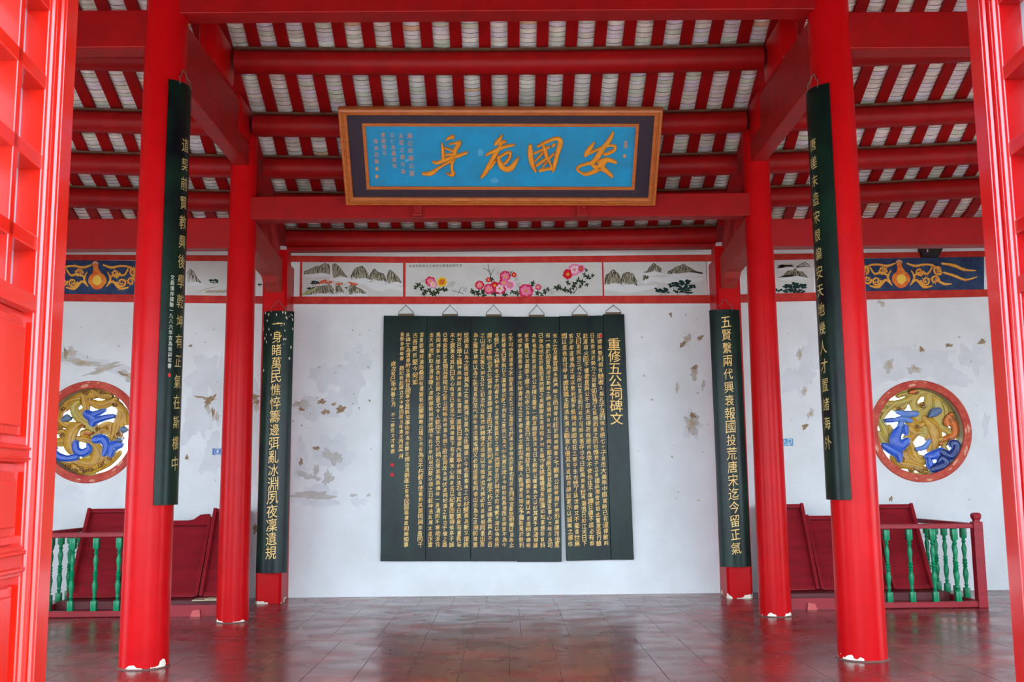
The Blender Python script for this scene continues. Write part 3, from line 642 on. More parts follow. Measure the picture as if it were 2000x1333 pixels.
# ---------------------------------------------------------------- blue plaque
q0 = at(680, 398, 11.72); q1 = at(1279, 397.5, 11.72); t0 = at(657, 208, 11.0); t1 = at(1294.5, 211, 11.0)
pc = (q0+q1+t0+t1)/4; ux = ((q1-q0)+(t1-t0)).normalized(); uv = ((t0-q0)+(t1-q1)).normalized(); uv = (uv-ux*uv.dot(ux)).normalized(); nn = ux.cross(uv)
if nn.y > 0: nn = -nn
PW = ((q1-q0).length+(t1-t0).length)/4; PH = ((t0-q0).length+(t1-q1).length)/4
PM = Matrix(((ux.x, nn.x, uv.x, pc.x), (ux.y, nn.y, uv.y, pc.y), (ux.z, nn.z, uv.z, pc.z), (0, 0, 0, 1)))
t = empty('plaque', tuple(pc-uv*PH), 'large blue plaque with four gold characters in a gold-brown frame, tilted forward', 'plaque')
def prect(w0, h0, w1, h1, y0, y1, name, m, segs=None):
    """mitred rectangular frame between outer (w0,h0) and inner (w1,h1) with profile heights"""
    bm = new_bm(); o_ = [(-w0, -h0), (w0, -h0), (w0, h0), (-w0, h0)]; i_ = [(-w1, -h1), (w1, -h1), (w1, h1), (-w1, h1)]
    prof = segs or [(0, y0), (0, y1), (1, y1), (1, y0)]
    R = [[bm.verts.new(PM @ Vector((o_[k][0]+(i_[k][0]-o_[k][0])*a, h, o_[k][1]+(i_[k][1]-o_[k][1])*a))) for a, h in prof] for k in range(4)]
    for k in range(4):
        A, B = R[k], R[(k+1) % 4]
        for j in range(len(prof)): bm.faces.new((A[j], B[j], B[(j+1) % len(prof)], A[(j+1) % len(prof)]))
    bmesh.ops.recalc_face_normals(bm, faces=bm.faces); return link(name, bm, m, t)
prect(PW, PH, PW-.088, PH-.085, 0, .09, 'outer_frame', OCHREF, [(0, -.03), (0, .05), (.12, .075), (.38, .08), (.45, .06), (.55, .06), (.62, .045), (.9, .04), (1, .03), (1, -.03)])
prect(PW-.088, PH-.085, PW-.25, PH-.18, -.02, .012, 'dark_border', NAVY)
prect(PW-.25, PH-.18, PW-.285, PH-.215, -.02, .025, 'inner_moulding', OCHREF)
bm = new_bm(); box(bm, -PW+.285, PW-.285, -.02, .004, -PH+.215, PH-.215, 0, PM); link('blue_field', bm, BLUEP, t)
bm = new_bm(); box(bm, -PW+.02, PW-.02, -.045, -.02, -PH+.02, PH-.02, 0, PM); link('back_board', bm, DECK, t)
def pfn(ox, oy, base=.004):
    P0 = pc+nn*base
    return lambda x, y, h=0: tuple(on_plane(ox+x/10, oy+y/10, P0, nn)+nn*h)
shen = [[(520, 225, 25), (570, 195, 50), (640, 165, 62), (650, 185, 50)], [(430, 300, 25), (450, 420, 60), (460, 560, 70), (450, 610, 60)],
        [(580, 310, 25), (700, 290, 40), (780, 275, 60), (755, 330, 80), (690, 430, 75), (670, 530, 80), (650, 600, 80), (625, 700, 60), (625, 800, 50), (650, 895, 70), (600, 915, 50), (520, 880, 18)],
        [(480, 380, 25), (560, 410, 35), (630, 440, 40)], [(500, 520, 30), (600, 510, 40), (680, 520, 40)], [(265, 660, 40), (330, 680, 55), (450, 640, 60), (600, 580, 70), (750, 540, 70), (915, 480, 45)],
        [(640, 620, 60), (500, 700, 45), (380, 770, 45), (290, 840, 75), (200, 890, 80), (65, 890, 45)]]
wei = [[(1600, 140, 35), (1570, 200, 60), (1510, 270, 70), (1480, 310, 60)], [(1500, 310, 45), (1600, 275, 60), (1665, 265, 50)], [(1300, 525, 40), (1400, 470, 55), (1540, 410, 60), (1700, 350, 55), (1835, 330, 40)],
       [(1600, 290, 40), (1550, 380, 60), (1480, 500, 80), (1380, 680, 80), (1290, 850, 80), (1205, 955, 45)], [(1560, 560, 40), (1680, 490, 50), (1760, 475, 55), (1755, 560, 55), (1690, 660, 55), (1630, 700, 40)],
       [(1530, 560, 50), (1550, 650, 80), (1600, 760, 90), (1700, 805, 100), (1790, 770, 105), (1860, 680, 75), (1930, 570, 18)], [(1480, 640, 30), (1420, 720, 40), (1380, 780, 40)]]
guo = [[(155, 340, 60), (155, 450, 95), (170, 600, 95), (200, 720, 80), (255, 840, 45)], [(310, 350, 45), (450, 280, 60), (640, 205, 60), (735, 235, 90), (740, 320, 95), (690, 480, 80), (650, 650, 75), (615, 780, 65), (600, 840, 40)],
       [(350, 830, 55), (480, 800, 50), (600, 790, 60)], [(400, 320, 30), (440, 420, 80), (470, 540, 70), (520, 640, 50), (580, 770, 25)], [(240, 490, 40), (330, 450, 35), (420, 410, 40)], [(470, 390, 40), (520, 370, 50)], [(590, 350, 45), (630, 320, 50)],
       [(250, 640, 25), (330, 560, 40), (400, 480, 40)], [(280, 730, 45), (400, 640, 50), (480, 580, 45)], [(400, 770, 25), (440, 700, 30), (500, 640, 30)], [(620, 500, 30), (540, 570, 35), (510, 620, 30)]]
an = [[(1410, 275, 18), (1350, 360, 70), (1275, 460, 90), (1240, 525, 70)], [(1290, 500, 50), (1400, 450, 45), (1500, 405, 45), (1600, 370, 60), (1720, 335, 40), (1810, 355, 50), (1800, 420, 55), (1720, 475, 60), (1620, 510, 50), (1570, 480, 25)],
      [(1770, 85, 38), (1740, 170, 65), (1660, 290, 80), (1590, 380, 80), (1520, 480, 90), (1440, 600, 90), (1370, 670, 75), (1250, 700, 50), (1130, 740, 50), (1070, 800, 45), (1140, 865, 35), (1230, 900, 60), (1340, 875, 70), (1450, 820, 90), (1540, 740, 110), (1600, 660, 90)],
      [(1330, 680, 40), (1420, 755, 80), (1540, 780, 100), (1640, 840, 80), (1745, 935, 60)], [(1500, 665, 80), (1640, 620, 90), (1740, 635, 70), (1815, 665, 60)]]
for nm, st, ox in (('gold_character', shen, 820), ('gold_character', wei, 820), ('gold_character', guo, 1020), ('gold_character', an, 1020)):
    g = draw(nm, GOLDO, t, st, fn=pfn(ox, 250, .006), dome=.012, thick=.02, smooth=True)
    draw('relief_edge', GOLDE, g, [[(a, b_, w_+14) for a, b_, w_ in s] for s in st], fn=pfn(ox, 250, .004), dome=.001, thick=.008)
V, Fc = [], []
for (px, ya, yb), tx in zip(((800, 258, 346), (783, 258, 342), (766, 258, 330), (748, 258, 304), (734, 270, 322)), SMALL):
    for k, ch in enumerate(tx):
        y = ya+(yb-ya)*(k+.5)/len(tx); f0 = pfn(0, 0, .006); x = px+(k*.9 if ya < 260 else k*.6)
        write(V, Fc, ch, x*10, y*10, 115 if px == 800 else 95, lambda a, c, y=y: f0(a, 2*y*10-c), 0, 0, .9)
for y, ch in ((279, '首'), (286, '題')): write(V, Fc, ch, 12220, y*10, 80, lambda a, c, y=y: pfn(0, 0, .006)(a, 2*y*10-c))
link('small_inscription', (V, Fc), mat('faded_orange_ink', (196, 132, 84), .6), t, kind='stuff', label='columns of small faded orange characters')
for x, y in ((736, 330), (736, 345), (1220, 305)):
    draw('painted_seal', mat('faded_orange_ink', (196, 132, 84), .6), t, polys=[[(x*10+32*math.cos(a), y*10+38*math.sin(a)) for a in [k*math.pi/4 for k in range(8)]]], fn=pfn(0, 0, .006))
draw('faded_spot', mat('pale_blue_spot', (70, 156, 196), .6), t, polys=[blob(9385, 2988, 60, 75, 14, .1), blob(9660, 3530, 80, 55, 14, .1), blob(7950, 3140, 40, 36, 12, .1)], fn=pfn(0, 0, .005))

# ---------------------------------------------------------------- painted frieze panels
PLAS = mat('mural_ground', (206, 204, 198), .8, .15, col2=(196, 193, 186), vscale=2)
def mural(x0, x1, ya, yb, label, m=PLAS):
    c = at((x0+x1)/2, yb[0], DW); t = empty('mural', (c.x, DW, c.z), label, 'painting', 'painted panels along the wall frieze')
    V, Fc = [], []; q = [at(x, y, DW-.004) for x, y in ((x0, ya[0]), (x1, ya[1]), (x1, yb[1]), (x0, yb[0]))]
    bm = new_bm(); f_ = [bm.verts.new(p) for p in q]; k_ = [bm.verts.new((p.x, DW+.001, p.z)) for p in q]; bm.faces.new(f_); bm.faces.new(k_[::-1])
    for k in range(4): bm.faces.new((f_[k], k_[k], k_[(k+1) % 4], f_[(k+1) % 4]))
    bmesh.ops.recalc_face_normals(bm, faces=bm.faces); link('painted_ground', bm, m, t); return t
def mf(layer): return lambda x, y, h=0: tuple(at(x, y, DW-.0045-.0006*layer))
ROCK = mat('ink_rock_olive', (128, 122, 100), .8, .1, col2=(158, 152, 134), vscale=16)
WASH = mat('ink_wash_grey', (186, 184, 176), .8, .1, col2=(172, 170, 160), vscale=10)
INK = mat('ink_dark', (66, 60, 46), .8, .1); INKG = mat('ink_pine_green', (30, 52, 46), .8, .1); LEAF = mat('leaf_dark_green', (34, 48, 34), .8, .1, col2=(62, 72, 44), vscale=14)
MIST = mat('mist_white', (212, 212, 210), .8, .1); ORT = mat('autumn_orange', (206, 92, 60), .8, .1); LGR = mat('grass_yellow_green', (168, 168, 112), .8, .1)
def mountain(t, pts, base, seed, strokes=26, cm=None):
    """pts: ridge (x,y); base y; drawn with a body, wash and many downward ink strokes"""
    rr = random.Random(seed); body = [(pts[0][0], base)]+list(pts)+[(pts[-1][0], base)]
    jag = []
    for (a, c) in zip(pts, pts[1:]):
        for k in range(4): u = k/4; jag.append((a[0]+(c[0]-a[0])*u, a[1]+(c[1]-a[1])*u+rr.uniform(-1, 1)))
    jag.append(pts[-1])
    bx0, bx1 = pts[0][0], pts[-1][0]
    low = [(bx1-(bx1-bx0)*k/10, base-rr.uniform(-3, 9)) for k in range(11)]
    draw('rock', cm or ROCK, t, polys=[(jag+low)], fn=mf(1))
    def ridge(x):
        for a, c in zip(pts, pts[1:]):
            if a[0] <= x <= c[0]: return a[1]+(c[1]-a[1])*(x-a[0])/max(.01, c[0]-a[0])
        return base
    st = []
    for _ in range(strokes*2):
        x = rr.uniform(bx0+1, bx1-1); y = ridge(x)+rr.uniform(0, 8); L = rr.uniform(4, 12); dx = (x-(bx0+bx1)/2)*.16+rr.uniform(-2, 2)
        if y+L < base+2: st.append([(x, y, .5), (x+dx*.5, y+L*.5, rr.uniform(.8, 1.5)), (x+dx, y+L, .3)])
    st.append([(x, y, 1.1) for x, y in jag[::2]])
    draw('ink_lines', INK, t, st, fn=mf(2), n=2)
    draw('rock_light', mat('ink_rock_pale', (186, 180, 158), .8, .1), t, [[(rr.uniform(bx0+3, bx1-3), base-rr.uniform(6, 18), .5) for _ in range(1)] for _ in range(0)] or [[(s[0][0]+1.4, s[0][1]+1, .4), (s[1][0]+1.4, s[1][1]+1, .9), (s[2][0]+1.2, s[2][1], .3)] for s in st[:-1:3]], fn=mf(3), n=2)
    draw('mist', MIST, t, [[(bx0-4, base, 2), ((bx0*2+bx1)/3, base+1, 7), ((bx0+bx1*2)/3, base-1, 7), (bx1+4, base+1, 2)]], fn=mf(4))
def tree(t, x, y, s, m, seed, nm='painted_tree'):
    rr = random.Random(seed); g = draw(nm, m, t, polys=[blob(x+rr.uniform(-1, 1)*s, y+rr.uniform(-.35, .35)*s, rr.uniform(.2, .4)*s, rr.uniform(.1, .22)*s, 9, .35, rr) for _ in range(16)], fn=mf(6))
    draw('trunk', INK, g, [[(x-s*.2, y+s*.9, .9), (x, y, .7)], [(x+s*.2, y+s*.8, .8), (x+s*.4, y, .5)], [(x, y+.4*s, .6), (x-.5*s, y, .4)]], fn=mf(5), n=2)
def peony(t, x, y, r, cols, seed):
    rr = random.Random(seed); g = draw('flower', cols[0], t, polys=[blob(x+r*.5*math.cos(a), y+r*.5*math.sin(a), r*.52, r*.5, 10, .22, rr) for a in [k*2*math.pi/7 for k in range(7)]], fn=mf(8))
    draw('petals', cols[1], g, polys=[blob(x+r*.45*math.cos(a), y+r*.42*math.sin(a), r*.26, r*.3, 8, .3, rr) for a in [k*2*math.pi/6+.3 for k in range(6)]], fn=mf(9))
    draw('stamens', cols[2], g, [[(x+r*.1*math.cos(a), y+r*.1*math.sin(a), .8), (x+r*.34*math.cos(a), y+r*.34*math.sin(a), .8)] for a in [k*math.pi/4 for k in range(8)]], fn=mf(10), n=1)
def leaves(t, lst, seed, m=None, lay=6):
    rr = random.Random(seed); P = []
    for x, y, s in lst:
        for k in range(5):
            a = rr.uniform(-.5, .5)+k*1.25; c_, s_ = math.cos(a), math.sin(a); L = s*rr.uniform(.8, 1.2); w_ = s*.28
            P.append([(x, y), (x+c_*L*.35-s_*w_, y+s_*L*.35+c_*w_), (x+c_*L*.65-s_*w_*.5, y+s_*L*.65+c_*w_*.5), (x+c_*L, y+s_*L), (x+c_*L*.65+s_*w_*.5, y+s_*L*.65-c_*w_*.5), (x+c_*L*.35+s_*w_, y+s_*L*.35-c_*w_)])
    draw('leaves', m or LEAF, t, polys=P, fn=mf(lay))
PK = mat('peony_pink', (226, 120, 160), .7, .1); PKD = mat('peony_magenta', (206, 44, 84), .7, .1); PR = mat('peony_red', (206, 28, 44), .7, .1); PWH = mat('peony_pale', (232, 190, 206), .7, .1); PY = mat('peony_yellow', (232, 190, 50), .7, .1); PYD = mat('peony_amber', (206, 120, 30), .7, .1)
# middle-left landscape
t = mural(590, 787, (512, 513.5), (580, 580), 'mountain landscape with waterfall and orange trees, left of the flower painting')
mountain(t, [(594, 531), (606, 526), (616, 522), (626, 519), (635, 515), (642, 517), (646, 530)], 538, 1, 20)
mountain(t, [(648, 519), (655, 515), (662, 521), (668, 529), (674, 536), (680, 545)], 545, 2, 16)
mountain(t, [(685, 542), (690, 530), (698, 523), (707, 519), (714, 527), (722, 545)], 548, 3, 24)
mountain(t, [(722, 538), (731, 526), (740, 532), (749, 536), (755, 550)], 553, 4, 18)
mountain(t, [(756, 545), (758, 532), (763, 527), (770, 534), (778, 543), (784, 555)], 555, 5, 18)
draw('waterfall', MIST, t, [[(646.5, 516, 3), (647, 530, 4), (648, 548, 6)]], fn=mf(5))
mountain(t, [(590, 575), (600, 570), (612, 562), (630, 559), (645, 558), (652, 566)], 578, 6, 26)
draw('grass', LGR, t, [[(588, 577, 3), (603, 571, 5), (618, 563, 3)]], fn=mf(6))
mountain(t, [(655, 560), (662, 558), (668, 566), (671, 572)], 576, 7, 10)
mountain(t, [(682, 560), (690, 558), (703, 564), (714, 572)], 577, 8, 22)
for x, y, s, m, sd in ((614, 552, 8, INKG, 1), (606, 563, 5, INKG, 2), (632, 551, 9, ORT, 3), (642, 552, 6, ORT, 4), (662, 555, 6, ORT, 5), (686, 554, 7, ORT, 6), (693, 556, 5, ORT, 7), (677, 562, 3, INKG, 8)): tree(t, x, y, s, m, sd)
draw('mist', MIST, t, [[(715, 556, 4), (740, 562, 14), (765, 560, 8), (785, 566, 8)], [(650, 545, 4), (680, 550, 8), (715, 553, 6)]], fn=mf(5))
# flowers
t = mural(792, 1175.5, (513.5, 512), (580, 579.5), 'peony flower painting in the middle of the frieze')
leaves(t, [(812, 562, 6), (818, 556, 7), (824, 563, 7), (830, 570, 7), (838, 568, 7), (845, 572, 8), (856, 568, 8), (865, 566, 7), (872, 566, 5), (828, 574, 6), (850, 575, 6)], 1)
leaves(t, [(829, 549, 6), (880, 557, 8), (886, 553, 6), (908, 566, 7)], 2, WASH, 5)
leaves(t, [(925, 572, 7), (934, 573, 8), (943, 570, 7), (922, 567, 5), (952, 548, 5), (960, 546, 6), (945, 576, 8), (965, 574, 8), (985, 574, 8), (1000, 570, 6), (1010, 573, 8), (1041, 552, 6), (1040, 557, 5), (1050, 573, 7), (1064, 570, 7), (1070, 566, 6), (1058, 576, 5)], 3)
leaves(t, [(972, 534, 5), (1008, 545, 7), (1012, 556, 7), (1015, 573, 8), (1078, 570, 8)], 4, WASH, 5)
leaves(t, [(1088, 561, 8), (1094, 563, 6), (1104, 566, 8), (1112, 568, 7), (1110, 553, 7), (1122, 555, 8), (1130, 548, 7), (1138, 552, 7), (1142, 538, 6), (1145, 528, 5), (1150, 542, 7), (1158, 539, 5), (1146, 557, 5), (1133, 560, 5), (1120, 562, 6)], 5)
draw('twig', INK, t, [[(960, 548, 1.6), (957, 535, 1.4), (954, 524, 1), (953, 516, .8)], [(955, 530, 1.1), (948, 526, .8), (943, 524, .6)], [(958, 538, 1.1), (963, 530, .8), (965, 524, .6)], [(998, 540, 1.3), (998, 530, 1)], [(998, 532, .9), (1003, 530, .7)], [(998, 533, .9), (993, 531, .7)],
                    [(883, 568, .9), (896, 571, .9), (905, 574, 1)], [(895, 574, 1), (900, 562, 1)], [(1120, 574, 1.3), (1126, 565, 1.2), (1124, 558, 1)], [(1114, 574, 1), (1122, 570, 1)]], fn=mf(6))
for x, y, r, cs, sd in ((841, 550, 10, (PR, PK, PY), 1), (846, 556, 8, (PK, PWH, PY), 9), (863, 551, 10, (PY, PYD, PR), 2), (937, 557, 9, (PR, PK, PY), 3), (955, 565, 11, (PKD, PK, PY), 4), (966, 558, 8, (PR, PR, PY), 22), (976, 564, 12, (PKD, PWH, PY), 5), (984, 553, 10, (PR, PK, PY), 6), (987, 540, 11, (PKD, PK, PY), 7), (996, 557, 11, (PWH, PK, PYD), 8), (954, 547, 5, (PKD, PR, PY), 10), (1004, 537, 5, (PR, PR, PY), 11), (1027, 569, 15, (PKD, PK, PY), 12), (1051, 561, 6, (PKD, PK, PY), 13), (1109, 536, 10, (PR, PR, PY), 14), (1122, 527, 12, (PK, PWH, PYD), 15), (1134, 525, 8, (PK, PKD, PYD), 16)): peony(t, x, y, r, cs, sd)
V, Fc = [], []
for k, ch in enumerate("百花齊放寫意之作歲五公祠百花齊放"):
    x = 900-k*6.6; y = 519+.2*k*.3; f0 = mf(6); write(V, Fc, ch, x, y, 4.6 if k > 7 else 5, lambda a, c, y=y: f0(a, 2*y-c))
link('small_inscription', (V, Fc), INK, t, kind='stuff')
# middle-right landscape
t = mural(1180, 1378.5, (511.5, 510.5), (579, 577.5), 'misty mountain landscape with pines, right of the flower painting')
mountain(t, [(1181, 550), (1184, 538), (1193, 531), (1199, 527), (1208, 536), (1214, 548)], 558, 21, 24)
mountain(t, [(1213, 548), (1217, 536), (1226, 531), (1236, 535), (1244, 550)], 560, 22, 24)
mountain(t, [(1256, 548), (1262, 536), (1267, 525), (1277, 515), (1285, 520), (1292, 526)], 535, 23, 18)
mountain(t, [(1256, 552), (1260, 540), (1267, 536)], 550, 24, 6)
mountain(t, [(1305, 531), (1315, 525), (1325, 521), (1335, 517), (1350, 524), (1362, 532), (1372, 536)], 537, 25, 26)
mountain(t, [(1304, 533), (1309, 531), (1316, 541)], 542, 27, 5)
for x, y, s, m, sd in ((1292, 567, 11, INKG, 31), (1300, 569, 8, INKG, 32), (1318, 556, 11, INKG, 33), (1332, 553, 13, INKG, 34), (1347, 560, 11, INKG, 35), (1325, 568, 9, INKG, 36), (1343, 570, 9, INKG, 37), (1335, 563, 10, INKG, 38)): tree(t, x, y, s, m, sd)
draw('mist', MIST, t, [[(1182, 562, 8), (1230, 566, 12), (1280, 560, 6)], [(1270, 545, 8), (1310, 548, 10), (1370, 546, 8)]], fn=mf(5))
# side landscapes
t = mural(365, 500, (510, 511), (576, 578), 'landscape with a small lone pine seen between the left columns')
mountain(t, [(366, 535), (372, 526), (378, 531), (386, 545), (392, 552)], 555, 41, 8, WASH)
tree(t, 418, 549, 8, INKG, 42); draw('ink_lines', mat('brown_wash', (150, 120, 92), .8), t, [[(385, 572, .8), (400, 565, .8), (425, 560, .6)]]+[[(400+i*2.6, 573-(i % 3), .4), (402+i*2.6, 569-(i % 4), 1.2), (404+i*2.6, 573, .4)] for i in range(16)], fn=mf(6), n=2)
tree(t, 508, 556, 4, INKG, 43)
t = mural(1460, 1590, (508, 508), (576, 573), 'landscape with brown hill and dark pines seen between the right columns')
mountain(t, [(1518, 525), (1528, 517), (1535, 520), (1545, 519), (1551, 521)], 526, 51, 4, WASH); mountain(t, [(1555, 522), (1566, 514), (1572, 512), (1582, 520)], 526, 52, 4, WASH)
mountain(t, [(1519, 546), (1530, 538), (1540, 528), (1553, 525), (1565, 530), (1578, 543)], 544, 53, 26)
tree(t, 1545, 558, 14, INKG, 54); tree(t, 1562, 560, 11, INKG, 55); tree(t, 1520, 567, 7, INKG, 56); tree(t, 1540, 568, 10, INKG, 57); tree(t, 1560, 569, 10, INKG, 58)
# gourd panels
NB = mat('gourd_panel_navy', (38, 50, 84), .7, .2, col2=(54, 74, 104), vscale=7); FL = mat('flame_orange', (224, 128, 42), .6, .2, col2=(232, 170, 60), vscale=18); FLY = mat('flame_yellow', (232, 186, 84), .6, .2); GR = mat('gourd_red_orange', (222, 92, 40), .6, .2, col2=(232, 150, 60), vscale=10); GYL = mat('gourd_glow', (240, 196, 80), .6, .2)
def scroll(cx, cy, r, dirn=1, turns=1.3, w0=4.5, start=0):
    P = []
    for k in range(12):
        u = k/11; a = start+dirn*u*turns*2*math.pi; rr = r*(1-.72*u); P.append((cx+rr*math.cos(a), cy+rr*math.sin(a), w0*(1-.6*u)))
    return P
def gourd(x0, x1, ya, yb, gx, gy, label, seed, tail):
    t = mural(x0, x1, ya, yb, label, NB); rr = random.Random(seed)
    sc = []; 
    for s in (-1, 1):
        sc += [scroll(gx+s*48, gy+12, 9, -s, 1.4, 4, math.pi*(0 if s < 0 else 1)), scroll(gx+s*36, gy-6, 8, s, 1.3, 4), scroll(gx+s*72, gy-9, 9, s, 1.3, 4.5, 1), scroll(gx+s*66, gy+10, 8, -s, 1.2, 4)]
        sc += [[(gx+s*18, gy+20, 2), (gx+s*30, gy+10, 5), (gx+s*44, gy+24, 5), (gx+s*60, gy+22, 3)], [(gx+s*12, gy-22, 3), (gx+s*28, gy-17, 5), (gx+s*44, gy-20, 4), (gx+s*62, gy-18, 4), (gx+s*80, gy-4, 3)], [(gx+s*24, gy+2, 3), (gx+s*38, gy-4, 5), (gx+s*52, gy-2, 4), (gx+s*60, gy-14, 3)], [(gx+s*20, gy-8, 2), (gx+s*26, gy+4, 4), (gx+s*22, gy+14, 4)]]
    if tail: sc += [[(gx+80, gy-22, 4), (gx+104, gy-18, 6), (gx+122, gy-10, 5), (gx+146, gy-8, 2)], [(gx+84, gy-4, 4), (gx+104, gy+2, 5), (gx+126, gy+10, 4), (gx+148, gy+4, 2)], [(gx+70, gy+10, 4), (gx+84, gy+18, 5), (gx+98, gy+18, 2)]]
    sc = [s for s in sc if all(x0+1 < p[0] < x1-1 for p in s)]
    draw('flame_scroll', FL, t, sc, fn=mf(3), n=3)
    sp = []
    for s in sc:
        for p in s[1:-1]:
            for _ in range(2):
                a = rr.uniform(0, 6.28); L = rr.uniform(3, 5.5); sp.append([(p[0], p[1], 2.2), (p[0]+L*math.cos(a), p[1]+L*math.sin(a), .5)])
    draw('flame_tips', FL, t, sp, fn=mf(2), n=1, )
    draw('flame_highlight', FLY, t, [[(a, c-.6, w_*.3) for a, c, w_ in s] for s in sc], fn=mf(4), n=3)
    g = draw('gourd', GR, t, polys=[[(gx+18*math.cos(a)*(1 if math.sin(a) < .3 else .85), gy+9+17*math.sin(a)) for a in [k*math.pi/12 for k in range(24)]]], strokes=[[(gx-4, gy-24, 12), (gx-3, gy-16, 9), (gx-1, gy-6, 17)]], fn=mf(6))
    draw('gourd_shine', GYL, g, polys=[blob(gx, gy+8, 9, 10, 14, .12, rr)], fn=mf(7)); draw('gourd_mouth', mat('gourd_mouth_pale', (206, 160, 130), .7), g, strokes=[[(gx-9, gy-25, 3), (gx-4, gy-27, 4), (gx+1, gy-25, 3)]], fn=mf(7))
gourd(60, 300, (508, 510), (575, 577), 190, 540, 'navy mural with flaming orange gourd, left of the near left column', 61, False)
gourd(1640, 1922, (506, 502), (570, 566), 1760, 537, 'navy mural with flaming orange gourd and long flame tails on the right', 62, True)

# ---------------------------------------------------------------- round windows with dragon openwork
OCH = mat('ochre_glazed_ceramic', (206, 156, 46), .4, .4, col2=(184, 132, 36), vscale=9); OCG = mat('olive_ochre_ceramic', (186, 168, 84), .45, .4, col2=(200, 160, 60), vscale=9); ORC = mat('orange_ceramic', (214, 112, 34), .4, .4)
BLU = mat('cobalt_blue_ceramic', (32, 72, 178), .35, .5, col2=(50, 96, 200), vscale=10); BLD = mat('dark_navy_ceramic', (22, 44, 110), .35, .5); BLL = mat('pale_blue_ceramic', (112, 146, 204), .4, .4, col2=(80, 116, 190), vscale=10); GBL = mat('grey_blue_ceramic', (92, 112, 140), .5, .4)
RING = mat('flaking_red_ring', (178, 48, 40), .6, .3, col2=(204, 92, 66), vscale=9); REV = mat('grimy_reveal', (176, 172, 142), .8, .1, col2=(150, 146, 116), vscale=5)
OLV = mat('olive_outline_ceramic', (120, 104, 44), .5, .3)
BRN = mat('brown_outline_ceramic', (110, 56, 20), .5, .3)
def round_window(name, Wc, ox, oy, sc, layers, curls):
    t = empty(name, (Wc.x, DW, Wc.z), kind='structure')
    def ringmesh(nm, prof, m, nseg=72):
        bm = new_bm(); R = [[bm.verts.new((Wc.x+r*math.cos(2*math.pi*k/nseg), y, Wc.z+r*math.sin(2*math.pi*k/nseg))) for r, y in prof] for k in range(nseg)]
        for k in range(nseg):
            A, B = R[k], R[(k+1) % nseg]
            for j in range(len(prof)-1): bm.faces.new((A[j], B[j], B[j+1], A[j+1]))
        bmesh.ops.recalc_face_normals(bm, faces=bm.faces); return link(nm, bm, m, t, True)
    ringmesh('painted_ring', [(RW_OUT, DW+.001), (RW_OUT, DW-.022), (RW_OUT-.01, DW-.03), (RW_IN+.005, DW-.03), (RW_IN, DW-.024), (RW_IN, DW+.01)], RING)
    ringmesh('reveal', [(RW_IN, DW+.01), (RW_IN, DW+.32), (RW_IN+.009, DW+.32)], REV)
    rr = random.Random(len(name)); V, Fc = [], []
    for _ in range(16):
        a = rr.uniform(0, 6.28); r = rr.uniform(RW_IN+.02, RW_OUT-.02); s = rr.uniform(.012, .035)
        b0 = len(V); pts = blob(0, 0, s*1.6, s*.6, 9, .35, rr); 
        for px_, pz_ in pts:
            rr_ = min(max(r+pz_, RW_IN+.004), RW_OUT-.006); V.append((Wc.x+rr_*math.cos(a+px_/r), DW-.0306-.00005*_, Wc.z+rr_*math.sin(a+px_/r)))
        Fc.append(tuple(range(b0, b0+9)))
    link('flaked_paint', (V, Fc), mat('pale_flake', (214, 168, 146), .8, col2=(222, 130, 92), vscale=20), t, kind='stuff')
    YO = DW+.2
    def fn(x, y, h=0): p = at(ox+x/sc, oy+y/sc, YO); return (p.x, p.y-h, p.z)
    # keep strokes inside the opening
    def clip(s):
        out = []
        for p in s:
            q = fn(p[0], p[1]); d = math.hypot(q[0]-Wc.x, q[2]-Wc.z); lim = RW_IN-.004-p[2]*.5/sc*.00705*.6
            if d > lim:
                c0 = (Wc.x, Wc.z); k = lim/d; X = Wc.x+(q[0]-Wc.x)*k; Z = Wc.z+(q[2]-Wc.z)*k
                dd = Vector((X, YO, Z))-CAMP; z = dd.dot(F_); px = 1000+F*dd.dot(R_)/z; py = 666.5-F*dd.dot(U_)/z
                out.append(((px-ox)*sc, (py-oy)*sc, p[2]))
            else: out.append(p)
        return out
    for i, (m, nm, st) in enumerate(layers):
        for js, s in enumerate(st):
            s = clip([(p[0], p[1], p[2]*1.5) for p in s]); base = .02*i+.0011*js
            def f2(x, y, h=0, base=base): q = fn(x, y, h+base); return q
            g = draw(nm, m, t, [s], fn=f2, thick=.045, dome=.02, smooth=True, n=4)
            if m not in (BLL, GBL): draw('outline_edge', BRN if m in (OCH, ORC) else (OLV if m is OCG else BLL), g, [[(p[0], p[1], p[2]+10) for p in s]], fn=f2, thick=.04, dome=.001, n=4)
            if len(s) > 2: draw('groove', BRN if m in (OCH, OCG, ORC) else (BLL if m in (BLU, BLD) else BLU), g, [[(p[0]+p[2]*.22, p[1]+p[2]*.1, 5.5) for p in s]], fn=lambda x, y, h=0, f2=f2: f2(x, y, h+.0655), n=3)
    for cx, cy, r_, dr, st_ in curls:
        sp = clip([(p[0], p[1], p[2]) for p in scroll(cx, cy, r_, dr, 1.25, 15, st_)])
        draw('curl', OCH, t, [sp], fn=lambda x, y, h=0: fn(x, y, h+.06), thick=.03, dome=.01, smooth=True, n=2)
        draw('curl', BRN, t, [[(p[0]+4, p[1]+4, 7) for p in sp]], fn=lambda x, y, h=0: fn(x, y, h+.093), thick=.012, n=2)
    # outer tracery ring tying the openwork together
    ringmesh('tracery_rim', [(RW_IN-.0005, YO-.05), (RW_IN-.03, YO-.05), (RW_IN-.03, YO), (RW_IN-.0005, YO)], OCG)
    return t
